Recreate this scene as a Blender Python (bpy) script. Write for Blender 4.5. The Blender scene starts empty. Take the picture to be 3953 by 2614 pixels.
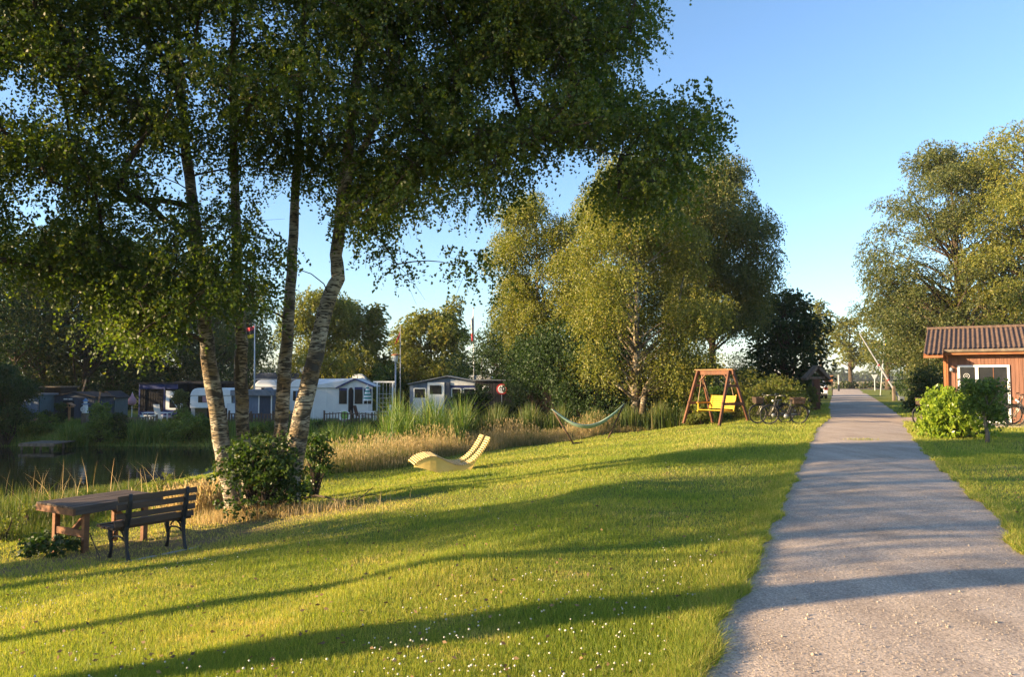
import bpy, bmesh, math, random
import numpy as np
from math import sin, cos, tan, pi, radians, atan2, sqrt, hypot
from mathutils import Vector, Matrix

# ------------------------------------------------------------------ camera, light
SC = bpy.context.scene
COL = SC.collection
CAMZ = 1.6
F = 2858.0
PITCH = math.atan(158 / F)
cam = bpy.data.cameras.new("camera")
cam.sensor_width = 36
cam.lens = 36 * F / 3953
cam.clip_end = 6000
camo = bpy.data.objects.new("camera", cam)
camo.location = (0, 0, CAMZ)
camo.rotation_euler = (pi / 2 + PITCH, 0, 0)
COL.objects.link(camo)
SC.camera = camo

SUN_EL = 14.0
SUN_AZ = 15.0          # degrees the light comes from behind the camera's left
w = bpy.data.worlds.new("World")
SC.world = w
w.use_nodes = True
nt = w.node_tree
sky = nt.nodes.new("ShaderNodeTexSky")
sky.sky_type = 'NISHITA'
sky.sun_disc = False
sky.sun_elevation = radians(SUN_EL)
sdir = Vector((-cos(radians(SUN_AZ)) * cos(radians(SUN_EL)), -sin(radians(SUN_AZ)) * cos(radians(SUN_EL)), sin(radians(SUN_EL))))
sky.sun_rotation = atan2(sdir.x, sdir.y)
sky.altitude = 0
sky.air_density = 1.0
sky.dust_density = 0.7
sky.ozone_density = 3.2
bg = nt.nodes["Background"]
bg.inputs[1].default_value = 0.10
nt.links.new(sky.outputs[0], bg.inputs[0])
sl = bpy.data.lights.new("sun", 'SUN')
sl.energy = 5.0
sl.angle = radians(0.5)
sl.color = (1.0, 0.74, 0.42)
so = bpy.data.objects.new("sun", sl)
so.rotation_euler = sdir.to_track_quat('Z', 'Y').to_euler()
COL.objects.link(so)
SC.view_settings.view_transform = 'Standard'
SC.view_settings.look = 'None'
SC.view_settings.exposure = 1.8
SC.view_settings.gamma = 1
SC.render.engine = 'CYCLES'
cy = SC.cycles
cy.use_denoising = True
cy.max_bounces = 6
cy.diffuse_bounces = 3
cy.glossy_bounces = 3
cy.transmission_bounces = 5
cy.transparent_max_bounces = 6
cy.caustics_reflective = False
cy.caustics_refractive = False
cy.sample_clamp_indirect = 6

random.seed(7)
RNG = np.random.default_rng(11)


# ------------------------------------------------------------------ projection helpers
def P(x, y, d):
    """point on the ray of photo position (x, y) at forward distance d"""
    cx = (x - 1976.5) / F
    cyy = (1307 - y) / F
    yy = cos(PITCH) - cyy * sin(PITCH)
    zz = sin(PITCH) + cyy * cos(PITCH)
    return Vector((cx / yy * d, d, CAMZ + zz / yy * d))


def smooth(a, b, t):
    t = np.clip((t - a) / (b - a), 0, 1)
    return t * t * (3 - 2 * t)


POND = np.array([(-24, 13), (-16, 14.5), (-12.6, 17.5), (-10.8, 20.5), (-10.2, 24), (-10.0, 28), (-10.3, 32), (-12, 36),
                 (-16, 37.2), (-24, 37.6), (-33, 36.5), (-37, 28), (-34, 17)], float)
WATER = -1.8


def poly_sd(X, Y, poly):
    """signed distance (negative inside)"""
    X = np.asarray(X, float); Y = np.asarray(Y, float)
    d = np.full(X.shape, 1e9)
    inside = np.zeros(X.shape, bool)
    n = len(poly)
    for i in range(n):
        ax, ay = poly[i]; bx, by = poly[(i + 1) % n]
        ex, ey = bx - ax, by - ay
        t = np.clip(((X - ax) * ex + (Y - ay) * ey) / (ex * ex + ey * ey), 0, 1)
        d = np.minimum(d, np.hypot(X - ax - t * ex, Y - ay - t * ey))
        c = ((ay > Y) != (by > Y)) & (X < (bx - ax) * (Y - ay) / (by - ay + 1e-12) + ax)
        inside ^= c
    return np.where(inside, -d, d)


def roadu(X, Y):
    return (-0.75 + 0.437 * Y - X) * 0.916


def hz(X, Y):
    X = np.asarray(X, float); Y = np.asarray(Y, float)
    u = roadu(X, Y)
    t = np.clip(u - 2.0, 0, 8.5)
    z = -0.125 * t * np.minimum(1, t / 1.2)
    back = smooth(40, 60, Y) * smooth(2, 12, u)
    z = z * (1 - back) + back * -1.0
    z = z * (1 - smooth(90, 114, Y))
    bump = 0.03 * np.sin(X * 1.3 + 0.7 * Y) * np.sin(Y * 0.9 - 0.4 * X) + 0.012 * np.sin(3.1 * X) * np.sin(2.7 * Y)
    m = smooth(0.15, 1.5, u) + smooth(3.4, 4.6, -u)
    z = z + bump * np.clip(m, 0, 1) * (Y < 150)
    sd = poly_sd(X, Y, POND)
    k = 1 - smooth(-1.2, 2.4, sd)
    return z * (1 - k) + k * -2.5


def hz1(x, y):
    return float(hz(np.array([x]), np.array([y]))[0])


def G(x, y, off=0.0):
    """where the ray of photo position (x, y) meets the ground"""
    d = 2.5
    last = P(x, y, d)
    while d < 400:
        p = P(x, y, d)
        if p.z < hz1(p.x, p.y) + off:
            lo, hi = d / 1.02 - .1, d
            for _ in range(18):
                m = (lo + hi) / 2
                q = P(x, y, m)
                if q.z < hz1(q.x, q.y) + off: hi = m
                else: lo = m
            return P(x, y, hi)
        d = d * 1.02 + .05
    return P(x, y, d)


def on(x, d, off=0.0):
    """ground point below photo column x at forward distance d"""
    X = (x - 1976.5) / F * d / (cos(PITCH))
    return Vector((X, d, hz1(X, d) + off))


# ------------------------------------------------------------------ materials
def newmat(name):
    m = bpy.data.materials.new(name)
    m.use_nodes = True
    return m, m.node_tree, m.node_tree.nodes["Principled BSDF"]


def mat(name, c1, c2=None, rough=.8, scale=6.0, stretch=(1, 1, 1), bump=0.0, bscale=None, metal=0.0, detail=4, spec=.3, coord='Object'):
    m, t, b = newmat(name)
    b.inputs['Roughness'].default_value = rough
    b.inputs['Metallic'].default_value = metal
    b.inputs['Specular IOR Level'].default_value = spec
    if c2 is None: c2 = tuple(v * .7 for v in c1)
    tc = t.nodes.new('ShaderNodeTexCoord'); mp = t.nodes.new('ShaderNodeMapping')
    mp.inputs['Scale'].default_value = stretch
    t.links.new(tc.outputs[coord], mp.inputs[0])
    n = t.nodes.new('ShaderNodeTexNoise'); n.inputs['Scale'].default_value = scale; n.inputs['Detail'].default_value = detail
    t.links.new(mp.outputs[0], n.inputs[0])
    r = t.nodes.new('ShaderNodeValToRGB')
    r.color_ramp.elements[0].position = .35; r.color_ramp.elements[1].position = .65
    r.color_ramp.elements[0].color = (*c1, 1); r.color_ramp.elements[1].color = (*c2, 1)
    t.links.new(n.outputs[0], r.inputs[0]); t.links.new(r.outputs[0], b.inputs['Base Color'])
    if bump:
        n2 = t.nodes.new('ShaderNodeTexNoise'); n2.inputs['Scale'].default_value = bscale or scale * 4; n2.inputs['Detail'].default_value = 5
        t.links.new(mp.outputs[0], n2.inputs[0])
        bp = t.nodes.new('ShaderNodeBump'); bp.inputs['Strength'].default_value = bump; bp.inputs['Distance'].default_value = .02
        t.links.new(n2.outputs[0], bp.inputs['Height']); t.links.new(bp.outputs[0], b.inputs['Normal'])
    return m


def leafmat(name, stops, trans=.35, gloss=.5, tcol=None):
    """stops: colours spread over the per-leaf random value"""
    m = bpy.data.materials.new(name); m.use_nodes = True
    t = m.node_tree; t.nodes.clear()
    out = t.nodes.new('ShaderNodeOutputMaterial')
    at = t.nodes.new('ShaderNodeAttribute'); at.attribute_name = 'rnd'
    r = t.nodes.new('ShaderNodeValToRGB')
    e = r.color_ramp.elements
    while len(e) < len(stops): e.new(.5)
    for i, (p, c) in enumerate(stops):
        e[i].position = p; e[i].color = (*c, 1)
    t.links.new(at.outputs['Fac'], r.inputs[0])
    d = t.nodes.new('ShaderNodeBsdfPrincipled'); d.inputs['Roughness'].default_value = gloss; d.inputs['Specular IOR Level'].default_value = .35
    tr = t.nodes.new('ShaderNodeBsdfTranslucent')
    g = t.nodes.new('ShaderNodeMix'); g.data_type = 'RGBA'; g.blend_type = 'MULTIPLY'; g.inputs[0].default_value = 1
    g.inputs[7].default_value = (*(tcol or (1.5, 1.6, .5)), 1)
    t.links.new(r.outputs[0], d.inputs['Base Color']); t.links.new(r.outputs[0], g.inputs[6])
    t.links.new(g.outputs[2], tr.inputs[0])
    mx = t.nodes.new('ShaderNodeMixShader'); mx.inputs[0].default_value = trans
    t.links.new(d.outputs[0], mx.inputs[1]); t.links.new(tr.outputs[0], mx.inputs[2]); t.links.new(mx.outputs[0], out.inputs[0])
    return m


def birch_bark(name='birch bark'):
    m, t, b = newmat(name)
    b.inputs['Roughness'].default_value = .75
    tc = t.nodes.new('ShaderNodeTexCoord')
    def noise(scale, st, det=4, dist=0.0):
        mp = t.nodes.new('ShaderNodeMapping'); mp.inputs['Scale'].default_value = st
        n = t.nodes.new('ShaderNodeTexNoise'); n.inputs['Scale'].default_value = scale; n.inputs['Detail'].default_value = det; n.inputs['Distortion'].default_value = dist
        t.links.new(tc.outputs['Object'], mp.inputs[0]); t.links.new(mp.outputs[0], n.inputs[0]); return n
    def ramp(n, p0, p1, c0, c1):
        r = t.nodes.new('ShaderNodeValToRGB'); r.color_ramp.elements[0].position = p0; r.color_ramp.elements[1].position = p1
        r.color_ramp.elements[0].color = (*c0, 1); r.color_ramp.elements[1].color = (*c1, 1); t.links.new(n.outputs[0], r.inputs[0]); return r
    base = ramp(noise(2.2, (1, 1, 1)), .38, .62, (.42, .365, .28), (.18, .12, .055))
    marks = ramp(noise(2.6, (1.1, 1.1, 5), 7, 3.0), .50, .57, (0, 0, 0), (1, 1, 1))
    big = ramp(noise(1.5, (1.2, 1.2, 1.3), 5, 1.2), .55, .62, (0, 0, 0), (1, 1, 1))
    mxf = t.nodes.new('ShaderNodeMath'); mxf.operation = 'MAXIMUM'
    t.links.new(marks.outputs[0], mxf.inputs[0]); t.links.new(big.outputs[0], mxf.inputs[1])
    mx = t.nodes.new('ShaderNodeMix'); mx.data_type = 'RGBA'
    t.links.new(mxf.outputs[0], mx.inputs[0]); t.links.new(base.outputs[0], mx.inputs[6]); mx.inputs[7].default_value = (.045, .034, .024, 1)
    t.links.new(mx.outputs[2], b.inputs['Base Color'])
    bp = t.nodes.new('ShaderNodeBump'); bp.inputs['Strength'].default_value = .9; bp.inputs['Distance'].default_value = .03; bp.invert = True
    t.links.new(mxf.outputs[0], bp.inputs['Height']); t.links.new(bp.outputs[0], b.inputs['Normal'])
    return m


M = {}
M['birch'] = birch_bark()
M['bark'] = mat('brown bark', (.10, .07, .045), (.045, .033, .024), .9, 6, (2, 2, .5), .8)
M['twig'] = mat('twig bark', (.075, .05, .035), (.035, .026, .02), .9, 8)
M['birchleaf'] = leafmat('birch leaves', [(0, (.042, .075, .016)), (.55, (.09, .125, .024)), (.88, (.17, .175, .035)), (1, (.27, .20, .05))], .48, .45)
M['sunleaf'] = leafmat('sunlit birch leaves', [(0, (.08, .11, .02)), (.5, (.17, .18, .034)), (.9, (.27, .235, .045)), (1, (.32, .23, .065))], .4, .5)  # leaf colour brightened and yellowed to carry the low sunlight
M['oliveleaf'] = leafmat('olive leaves', [(0, (.05, .07, .022)), (.5, (.09, .11, .032)), (.9, (.16, .15, .042)), (1, (.22, .16, .06))], .35, .5)
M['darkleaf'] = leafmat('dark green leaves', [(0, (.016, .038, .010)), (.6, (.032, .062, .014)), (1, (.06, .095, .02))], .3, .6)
M['bushleaf'] = leafmat('green bush leaves', [(0, (.025, .055, .012)), (.6, (.05, .095, .018)), (1, (.10, .14, .025))], .35, .45)
M['bankleaf'] = leafmat('bank bush leaves', [(0, (.05, .09, .02)), (.6, (.11, .17, .03)), (1, (.20, .25, .05))], .35, .5)
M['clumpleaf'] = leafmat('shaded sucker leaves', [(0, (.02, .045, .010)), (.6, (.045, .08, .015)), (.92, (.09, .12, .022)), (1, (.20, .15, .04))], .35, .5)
M['limeleaf'] = leafmat('bright laurel leaves', [(0, (.11, .18, .02)), (.6, (.22, .30, .03)), (1, (.34, .38, .05))], .35, .28)
M['yellowleaf'] = leafmat('yellow green leaves', [(0, (.07, .10, .02)), (.6, (.14, .16, .03)), (1, (.24, .19, .05))], .4, .5)
M['farleaf'] = leafmat('far wood leaves', [(0, (.035, .06, .025)), (.6, (.06, .085, .03)), (1, (.10, .11, .04))], .3, .6)
M['grass'] = leafmat('lawn grass', [(0, (.13, .20, .025)), (.5, (.29, .335, .05)), (.80, (.46, .40, .09)), (1, (.58, .45, .18))], .5, .5, (1.3, 1.35, .6))
M['shadegrass'] = leafmat('rank grass', [(0, (.045, .08, .015)), (.6, (.09, .13, .028)), (1, (.22, .18, .07))], .4, .5)
M['drygrass'] = leafmat('dry tall grass', [(0, (.30, .24, .10)), (.4, (.52, .40, .20)), (.8, (.66, .50, .28)), (1, (.24, .26, .07))], .5, .6, (1.15, 1.05, .8))
M['reed'] = leafmat('reeds', [(0, (.05, .10, .02)), (.6, (.11, .18, .035)), (1, (.24, .24, .07))], .4, .45)
M['clover'] = leafmat('clover flowers', [(0, (.5, .45, .36)), (1, (.75, .70, .62))], .2, .7, (1, 1, 1))
M['deadleaf'] = leafmat('fallen leaves', [(0, (.10, .06, .03)), (1, (.30, .19, .09))], .2, .7, (1, 1, .8))
M['wood_orange'] = mat('orange stained wood', (.33, .13, .055), (.22, .085, .04), .7, 3, (1, 1, .25), .25)
M['wood_table'] = mat('stained table wood', (.24, .105, .045), (.14, .062, .032), .7, 5, (.4, 1.5, 1.5), .3)
M['wood_grey'] = mat('weathered table boards', (.13, .095, .075), (.075, .052, .042), .75, 6, (.3, 2, 2), .35)
M['bench_wood'] = mat('bench slats wood', (.105, .06, .035), (.055, .034, .023), .7, 6, (.3, 2, 2), .3)
M['swing_wood'] = mat('swing frame wood', (.17, .068, .035), (.09, .04, .024), .65, 4, (1, 1, .4), .25)
M['swing_light'] = mat('pale swing beam wood', (.40, .21, .10), (.28, .13, .06), .65, 4, (.4, 1, 1), .25)
M['iron'] = mat('black cast iron', (.018, .018, .022), (.03, .03, .034), .45, 8, bump=.2)
M['yellow'] = mat('yellow paint', (.62, .36, .03), (.55, .30, .02), .5, 5, bump=.1)
M['yellow_lounger'] = mat('pale yellow lounger boards', (.80, .57, .19), (.70, .49, .14), .65, 2.5, bump=.15, spec=.1)
M['lounger_slat'] = mat('lounger slats', (.62, .49, .24), (.48, .36, .16), .7, 5)
M['fabric_teal'] = mat('green striped hammock cloth', (.16, .30, .26), (.32, .40, .33), .9, 3, (1, 8, 1))
M['white'] = mat('white paint', (.80, .81, .80), (.72, .73, .74), .5, 3)
M['offwhite'] = mat('grey white canvas', (.66, .67, .66), (.58, .59, .60), .8, 2)
M['caravan'] = mat('caravan white', (.78, .79, .80), (.70, .71, .73), .4, 2)
M['bluegrey'] = mat('blue grey boards', (.14, .185, .27), (.11, .145, .21), .7, 3, (3, 3, .5))
M['navy'] = mat('navy canvas', (.03, .045, .16), (.022, .033, .11), .7, 3)
M['darkroof'] = mat('dark felt roof', (.045, .04, .042), (.028, .026, .028), .85, 5)
M['darkshed'] = mat('dark painted shed boards', (.05, .065, .10), (.035, .046, .072), .75, 4, (4, 4, .5))
M['greenshed'] = mat('grey green shed boards', (.10, .15, .17), (.075, .11, .125), .75, 4, (4, 4, .5))
M['greyroof'] = mat('grey roof sheet', (.18, .20, .24), (.13, .15, .18), .6, 3)
M['glass'] = mat('dark window glass', (.014, .016, .02), (.024, .026, .03), .12, 2, spec=.22)
M['black'] = mat('black rubber', (.02, .02, .021), (.03, .03, .03), .7, 8)
M['opening'] = mat('painted interior shade', (.010, .010, .013), (.015, .014, .016), .9, 3)  # near-black colour stands for the shade inside; nothing is hollow behind it
M['steel'] = mat('grey steel', (.38, .39, .41), (.30, .31, .33), .4, 5, metal=.6)
M['chrome'] = mat('bright metal', (.32, .30, .27), (.24, .23, .21), .35, 5, metal=.9)
M['frame_dark'] = mat('dark bicycle paint', (.055, .05, .048), (.04, .036, .035), .35, 6)
M['rimmetal'] = mat('dull wheel rim', (.20, .17, .14), (.15, .13, .11), .45, 8, metal=.5)
M['boom'] = mat('weathered boom paint', (.34, .35, .38), (.24, .25, .28), .6, 2)
M['pole'] = mat('white pole paint', (.60, .60, .60), (.50, .50, .52), .5, 3)
M['red'] = mat('red', (.50, .03, .03), (.42, .025, .03), .6, 3)
M['flagblack'] = mat('black cloth', (.02, .02, .02), (.03, .03, .03), .8, 3)
M['flagyellow'] = mat('yellow cloth', (.55, .42, .03), (.5, .36, .03), .8, 3)
M['flagred'] = mat('red cloth', (.48, .05, .06), (.42, .04, .05), .8, 3)
M['flaggreen'] = mat('green cloth', (.04, .25, .06), (.04, .20, .05), .8, 3)
M['pink'] = mat('pink cloth', (.42, .24, .28), (.36, .20, .24), .8, 4)
M['teal'] = mat('turquoise cloth', (.03, .25, .24), (.03, .21, .21), .8, 4)
M['greenfloat'] = mat('lime plastic', (.20, .38, .08), (.17, .32, .07), .6, 3)
M['oldwood'] = mat('weathered grey wood', (.20, .155, .115), (.11, .085, .065), .85, 7, (1, 1, .4), .4)
M['paling'] = mat('weathered fence palings', (.14, .095, .07), (.07, .05, .04), .85, 7, (1, 1, .4), .3)
M['hutwall'] = mat('orange brown wall boards', (.235, .112, .075), (.155, .076, .053), .7, 3.5, (6, 6, .35), .25)
M['tile'] = mat('brown roof tiles', (.155, .098, .072), (.08, .054, .042), .8, 7, bump=.3)
M['brick'] = mat('brown shed boards', (.12, .06, .035), (.07, .038, .025), .8, 4, (.5, .5, 4))
M['plum'] = mat('dark plum paint', (.05, .02, .035), (.04, .016, .028), .3, 3)
M['carwhite'] = mat('white car paint', (.66, .68, .72), (.60, .62, .66), .25, 2, spec=.5)
M['taillight'] = mat('red tail light', (.45, .02, .02), (.35, .01, .02), .2, 3)
M['plate'] = mat('blue plastic', (.12, .24, .42), (.1, .2, .36), .5, 3)
M['basket'] = mat('brown wicker', (.085, .055, .04), (.04, .028, .022), .8, 40, bump=.6)
M['rope'] = mat('pale rope', (.50, .36, .22), (.40, .28, .17), .85, 20)
M['terracotta'] = mat('orange sign board', (.42, .17, .08), (.36, .14, .07), .8, 3)
M['stoneplate'] = mat('grey metal strip', (.30, .32, .36), (.22, .24, .28), .5, 5)
M['gravelstone'] = mat('pale pebbles', (.46, .39, .33), (.30, .25, .21), .9, 20)


# ------------------------------------------------------------------ object helpers
def link(o, parent=None):
    COL.objects.link(o)
    if parent is not None: o.parent = parent
    return o


def tag(o, label=None, cat=None, group=None, kind=None):
    if label: o['label'] = label
    if cat: o['category'] = cat
    if group: o['group'] = group
    if kind: o['kind'] = kind
    return o


def thing(name, label, cat, loc, rz=0.0, group=None):
    o = bpy.data.objects.new(name, None)
    o.empty_display_size = .1
    o.location = loc; o.rotation_euler = (0, 0, rz)
    link(o)
    return tag(o, label, cat, group)


def copy_tree(o, loc, rz=0.0, label=None, scale=None):
    def cp(a, par):
        c = a.copy(); COL.objects.link(c)
        if par is not None: c.parent = par
        for ch in list(a.children): cp(ch, c)
        return c
    r = cp(o, None)
    r.location = loc; r.rotation_euler = (0, 0, rz)
    if scale: r.scale = scale if hasattr(scale, '__len__') else (scale,) * 3
    if label: r['label'] = label
    return r


class MB:
    def __init__(s): s.v = []; s.f = []

    def add(s, vs, fs):
        k = len(s.v); s.v += [tuple(v) for v in vs]; s.f += [tuple(i + k for i in f) for f in fs]; return s

    def box(s, x0, x1, y0, y1, z0, z1, m=None):
        vs = [Vector(p) for p in ((x0, y0, z0), (x1, y0, z0), (x1, y1, z0), (x0, y1, z0), (x0, y0, z1), (x1, y0, z1), (x1, y1, z1), (x0, y1, z1))]
        if m is not None: vs = [m @ v for v in vs]
        return s.add(vs, [(0, 3, 2, 1), (4, 5, 6, 7), (0, 1, 5, 4), (1, 2, 6, 5), (2, 3, 7, 6), (3, 0, 4, 7)])

    def bar(s, a, b, wd, th, up=(0, 0, 1)):
        """rectangular bar from a to b: wd across, th along up"""
        a = Vector(a); b = Vector(b); d = (b - a).normalized(); up = Vector(up)
        sd = d.cross(up)
        if sd.length < 1e-4: sd = d.cross(Vector((1, 0, 0)))
        sd.normalize(); u = sd.cross(d).normalized()
        vs = []
        for p in (a, b):
            for i, j in ((-1, -1), (1, -1), (1, 1), (-1, 1)): vs.append(p + sd * wd / 2 * i + u * th / 2 * j)
        return s.add(vs, [(0, 1, 2, 3), (7, 6, 5, 4), (0, 4, 5, 1), (1, 5, 6, 2), (2, 6, 7, 3), (3, 7, 4, 0)])

    def tube(s, pts, rad, n=6, cap=True):
        pts = [Vector(p) for p in pts]
        if not hasattr(rad, '__len__'): rad = [rad] * len(pts)
        prev = None; k0 = len(s.v)
        for i, p in enumerate(pts):
            d = (pts[min(i + 1, len(pts) - 1)] - pts[max(i - 1, 0)])
            if d.length < 1e-9: d = Vector((0, 0, 1))
            d.normalize()
            if prev is None:
                a = d.orthogonal().normalized()
            else:
                a = prev - d * prev.dot(d)
                a = a.normalized() if a.length > 1e-6 else d.orthogonal().normalized()
            prev = a; b = d.cross(a)
            for j in range(n):
                t = 2 * pi * j / n
                s.v.append(tuple(p + (a * cos(t) + b * sin(t)) * rad[i]))
        for i in range(len(pts) - 1):
            for j in range(n):
                q = k0 + i * n; j2 = (j + 1) % n
                s.f.append((q + j, q + j2, q + n + j2, q + n + j))
        if cap:
            s.f.append(tuple(k0 + j for j in range(n - 1, -1, -1)))
            q = k0 + (len(pts) - 1) * n
            s.f.append(tuple(q + j for j in range(n)))
        return s

    def ring(s, c, r, tr, axis='y', n=28, m=6):
        c = Vector(c); k0 = len(s.v)
        for i in range(n):
            t = 2 * pi * i / n
            for j in range(m):
                q = 2 * pi * j / m
                a = (r + tr * cos(q)); b = tr * sin(q)
                if axis == 'y': p = Vector((a * cos(t), b, a * sin(t)))
                elif axis == 'z': p = Vector((a * cos(t), a * sin(t), b))
                else: p = Vector((b, a * cos(t), a * sin(t)))
                s.v.append(tuple(c + p))
        for i in range(n):
            for j in range(m):
                i2 = (i + 1) % n; j2 = (j + 1) % m
                s.f.append((k0 + i * m + j, k0 + i2 * m + j, k0 + i2 * m + j2, k0 + i * m + j2))
        return s

    def prism(s, poly, y0, y1, plane='xz'):
        """polygon in a plane pushed along the third axis"""
        n = len(poly)
        def mk(p, q):
            return {'xz': (p[0], q, p[1]), 'yz': (q, p[0], p[1]), 'xy': (p[0], p[1], q)}[plane]
        vs = [mk(p, y0) for p in poly] + [mk(p, y1) for p in poly]
        fs = [tuple(range(n)), tuple(range(2 * n - 1, n - 1, -1))] + [(i, i + n, (i + 1) % n + n, (i + 1) % n) for i in range(n)]
        return s.add(vs, fs)

    def lathe(s, c, prof, n=16):
        c = Vector(c); k0 = len(s.v)
        for r, z in prof:
            for j in range(n):
                t = 2 * pi * j / n
                s.v.append((c.x + r * cos(t), c.y + r * sin(t), c.z + z))
        for i in range(len(prof) - 1):
            for j in range(n):
                j2 = (j + 1) % n
                s.f.append((k0 + i * n + j, k0 + i * n + j2, k0 + (i + 1) * n + j2, k0 + (i + 1) * n + j))
        s.f.append(tuple(k0 + j for j in range(n - 1, -1, -1)))
        s.f.append(tuple(k0 + (len(prof) - 1) * n + j for j in range(n)))
        return s

    def build(s, name, m, parent=None, smooth=False, bevel=0.0, label=None):
        me = bpy.data.meshes.new(name)
        me.from_pydata([tuple(v) for v in s.v], [], s.f)
        bm = bmesh.new(); bm.from_mesh(me); bmesh.ops.recalc_face_normals(bm, faces=bm.faces); bm.to_mesh(me); bm.free()
        me.materials.append(M[m] if isinstance(m, str) else m)
        if smooth: me.polygons.foreach_set('use_smooth', [True] * len(me.polygons))
        o = bpy.data.objects.new(name, me)
        link(o, parent)
        if label: o['label'] = label
        if bevel:
            b = o.modifiers.new('bevel', 'BEVEL'); b.width = bevel; b.segments = 2; b.limit_method = 'ANGLE'
        return o


def npmesh(name, V, Fq, m, rnd=None, parent=None, smooth=False):
    """V (n,3); Fq (k,c) faces of c corners; rnd per vertex"""
    me = bpy.data.meshes.new(name)
    V = np.ascontiguousarray(V, dtype=np.float32); Fq = np.ascontiguousarray(Fq, dtype=np.int32)
    c = Fq.shape[1]
    me.vertices.add(len(V)); me.vertices.foreach_set('co', V.ravel())
    me.loops.add(Fq.size); me.loops.foreach_set('vertex_index', Fq.ravel())
    me.polygons.add(len(Fq)); me.polygons.foreach_set('loop_start', np.arange(0, Fq.size, c, dtype=np.int32))
    try: me.polygons.foreach_set('loop_total', np.full(len(Fq), c, dtype=np.int32))
    except Exception: pass
    if smooth: me.polygons.foreach_set('use_smooth', np.ones(len(Fq), bool))
    me.update(calc_edges=True)
    if rnd is not None:
        a = me.attributes.new('rnd', 'FLOAT', 'POINT'); a.data.foreach_set('value', np.ascontiguousarray(rnd, dtype=np.float32))
    me.materials.append(M[m] if isinstance(m, str) else m)
    o = bpy.data.objects.new(name, me)
    return link(o, parent)


def norm(a): return a / (np.linalg.norm(a, axis=1, keepdims=True) + 1e-9)


def leaves(C, D, L, W, rnd, rng):
    """kite-shaped leaves: centres, directions, length, width -> V, F, rnd per vertex"""
    n = len(C)
    D = norm(D)
    R = rng.normal(size=(n, 3))
    S = norm(np.cross(D, R))
    N = np.cross(D, S)
    L = np.broadcast_to(np.asarray(L, float), (n,))[:, None]; Wd = np.broadcast_to(np.asarray(W, float), (n,))[:, None]
    V = np.empty((n, 4, 3))
    V[:, 0] = C - D * L * .5
    V[:, 1] = C - D * L * .08 + S * Wd * .5 + N * Wd * .12
    V[:, 2] = C + D * L * .5
    V[:, 3] = C - D * L * .08 - S * Wd * .5 + N * Wd * .12
    Fq = np.arange(n * 4).reshape(n, 4)
    return V.reshape(-1, 3), Fq, np.repeat(rnd, 4)


def blob_leaves(blobs, per, rng, strand=.7, droop=1.0, outw=.5, lps=12):
    """blobs: array (k,6) centre+radii. Returns leaf centres and directions."""
    B = np.asarray(blobs, float)
    k = len(B)
    vol = np.prod(B[:, 3:], axis=1) ** (2 / 3)
    ns = np.maximum(2, (per * vol / vol.mean() / lps)).astype(int)
    idx = np.repeat(np.arange(k), ns)
    n = len(idx)
    d = norm(rng.normal(size=(n, 3)))
    r = rng.random(n) ** (1 / 2.2)
    st = B[idx, :3] + d * B[idx, 3:] * r[:, None]
    st[:, 2] += .15 * B[idx, 5]
    ln = strand * rng.uniform(.35, 1.1, n)
    od = d.copy(); od[:, 2] *= .3
    od = norm(od + .5 * rng.normal(size=(n, 3)) * [1, 1, .4])
    t = (np.arange(lps) + .5) / lps
    t = t[None, :] + rng.uniform(-.3, .3, (n, lps)) / lps
    pos = st[:, None, :] + od[:, None, :] * (ln[:, None] * outw * t * (1 - .35 * t))[:, :, None]
    pos[:, :, 2] -= droop * ln[:, None] * t ** 1.6
    pos += rng.normal(size=pos.shape) * .035 * max(strand, .5)
    C = pos.reshape(-1, 3)
    D = rng.normal(size=C.shape) * .8
    D[:, 2] -= .9 * droop
    tone = np.repeat(rng.random(n), lps) * .55 + rng.random(len(C)) * .45
    return C, D, tone


def branch_mesh(mb, a, b, r0, r1, sag=.0, n=5, sides=5, rise=.25):
    a = Vector(a); b = Vector(b)
    L = (b - a).length
    pts = []
    wob = Vector((random.uniform(-1, 1), random.uniform(-1, 1), random.uniform(-.5, .5))) * L * .06
    for i in range(n + 1):
        t = i / n
        p = a.lerp(b, t) + Vector((0, 0, 1)) * L * rise * 4 * t * (1 - t) * .5 + wob * sin(t * pi * 1.7)
        pts.append(p)
    mb.tube(pts, [r0 + (r1 - r0) * (i / n) ** .8 for i in range(n + 1)], sides, cap=False)
    return pts


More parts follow.
